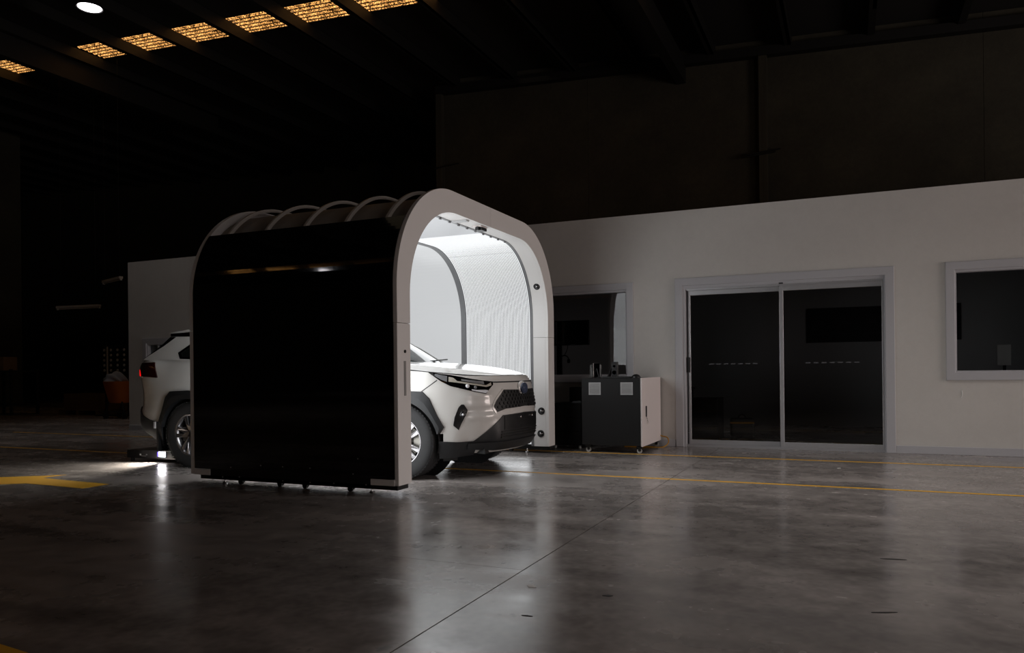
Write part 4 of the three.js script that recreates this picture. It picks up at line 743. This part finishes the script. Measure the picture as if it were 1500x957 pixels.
// ---------- dark store at the left ----------
{
  const board = thing('parts_board', 'dark perforated board with rows of pale discs beside the office end', 'board', [-16.85, 0, -13.5]);
  mesh('sheet', rbox(0.95, 0.75, 0.03), M.blackSatin, board, [0, 1.39, 0]);
  for (const x of [-0.4, 0.4]) mesh('post', boxAt(x - 0.025, x + 0.025, 0, 1.8, -0.06, -0.02), M.blackMatte, board);
  mesh('foot', boxAt(-0.45, 0.45, 0, 0.04, -0.3, 0.25), M.blackMatte, board);
  const disc = cyl(0.032, 0.032, 0.02, 16).rotateX(Math.PI / 2); for (let r = 0; r < 5; r++) for (let k = 0; k < 4; k++) mesh('disc', disc, M.batten, board, [-0.38 + k * 0.235, 1.14 + r * 0.128, 0.022]);
  mesh('rail', boxAt(-0.29, -0.25, 1.02, 1.74, 0.016, 0.035), M.batten, board);
  const tub = thing('wheeled_tub', 'orange tub on a black wheeled frame under the parts board', 'tub', [-15.72, 0, -12.75], 0.1);
  const prof = new THREE.CylinderGeometry(0.40, 0.27, 0.5, 4, 1).rotateY(Math.PI / 4); mesh('bowl', prof, M.orange, tub, [0, 0.62, 0]);
  mesh('frame', merge([rod([-0.28, 0.1, 0.2], [-0.2, 0.4, 0.2], 0.02), rod([0.28, 0.1, 0.2], [0.2, 0.4, 0.2], 0.02), rod([-0.28, 0.1, -0.2], [-0.2, 0.4, -0.2], 0.02), rod([0.28, 0.1, -0.2], [0.2, 0.4, -0.2], 0.02), rod([-0.3, 0.16, 0.2], [0.3, 0.16, 0.2], 0.015), rod([-0.3, 0.16, -0.2], [0.3, 0.16, -0.2], 0.015)]), M.blackMatte, tub);
  for (const x of [-0.28, 0.28]) for (const z of [-0.2, 0.2]) mesh('wheel', cyl(0.08, 0.08, 0.04, 18).rotateX(Math.PI / 2), M.blackMatte, tub, [x, 0.08, z]);
  const cv = thing('dust_cover', 'crumpled grey cover heaped on top of the orange tub', 'cover', [-15.95, 0.872, -12.75]);
  const cg = new THREE.SphereGeometry(1, 28, 16); { const p = cg.attributes.position; for (let i = 0; i < p.count; i++) { const x = p.getX(i), y = p.getY(i), z = p.getZ(i), k = 1 + 0.15 * Math.sin(5 * x + 2 * z) + 0.12 * Math.sin(7 * z - 5 * y); p.setXYZ(i, x * 0.26 * k, Math.max(0, y * 0.2 * k), z * 0.22 * k); } cg.computeVertexNormals(); }
  mesh('cloth', cg, M.cloth, cv);
  const pallet = thing('timber_pallet', 'timber pallet on the dark floor left of the car', 'pallet', [-18.2, 0, -14.0], 0.05);
  for (let k = 0; k < 7; k++) mesh('board', box(1.5, 0.022, 0.1), M.timber, pallet, [0, 0.133, -0.54 + k * 0.18]); for (let k = 0; k < 3; k++) mesh('bearer', box(0.08, 0.12, 1.18), M.timber, pallet, [-0.68 + k * 0.68, 0.06, 0]);
  const crate = thing('timber_crate', 'low dark timber crate standing on the pallet', 'crate', [-18.2, 0.145, -14.0]);
  for (let k = 0; k < 3; k++) for (const z of [-0.45, 0.45]) mesh('slat', box(1.3, 0.12, 0.02), M.timber, crate, [0, 0.065 + k * 0.135, z]); for (const x of [-0.64, 0.64]) mesh('end', box(0.03, 0.4, 0.88), M.timber, crate, [x, 0.2, 0]); mesh('base', box(1.28, 0.02, 0.88), M.timber, crate, [0, 0.011, 0]);
  const rack = thing('storage_rack', 'black steel storage rack at the far left of the dark bay', 'rack', [-20.6, 0, -13.2]);
  for (const x of [-0.7, 0.7]) for (const z of [-0.35, 0.35]) mesh('upright', boxAt(x - 0.03, x + 0.03, 0, 1.2, z - 0.03, z + 0.03), M.steel, rack); for (const y of [0.25, 1.15]) mesh('shelf', box(1.36, 0.04, 0.7), M.steel, rack, [0, y, 0]);
  const ct = thing('carton', 'brown carton on the top shelf of the storage rack', 'carton', [-20.75, 1.171, -13.2], 0.1); mesh('box', rbox(0.5, 0.36, 0.4, 0.004), M.carton, ct, [0, 0.18, 0]); mesh('tape', boxAt(-0.25, 0.25, 0.36, 0.362, -0.025, 0.025), M.timber, ct);
  const bat = (x, y, z, l, tilt, label) => { const t = thing('batten_light', label, 'light', [x, y, z], tilt); mesh('body', rbox(l, 0.06, 0.09), M.batten, t, [0, 0.06, 0]); mesh('unlit_tube', cyl(0.014, 0.014, l * 0.94, 12).rotateZ(Math.PI / 2), M.batten, t, [0, 0.012, 0]); for (const s of [-1, 1]) { mesh('end_cap', box(0.03, 0.05, 0.05), M.batten, t, [s * l * 0.485, 0.015, 0]); const wx = x + s * l * 0.4 * Math.cos(tilt), h = roofY(wx) + 0.005 - y - 0.09; mesh('suspension_wire', cyl(0.003, 0.003, h, 6), M.steel, t, [s * l * 0.4, 0.09 + h / 2, 0]); } };
  bat(-16.95, 3.36, -13.5, 1.25, -0.35, 'unlit white batten light hanging close to the office end');
  bat(-18.2, 2.74, -13.5, 1.4, 0.12, 'unlit white batten light hanging lower, further left in the dark bay');
}
renderer.render(scene, camera);
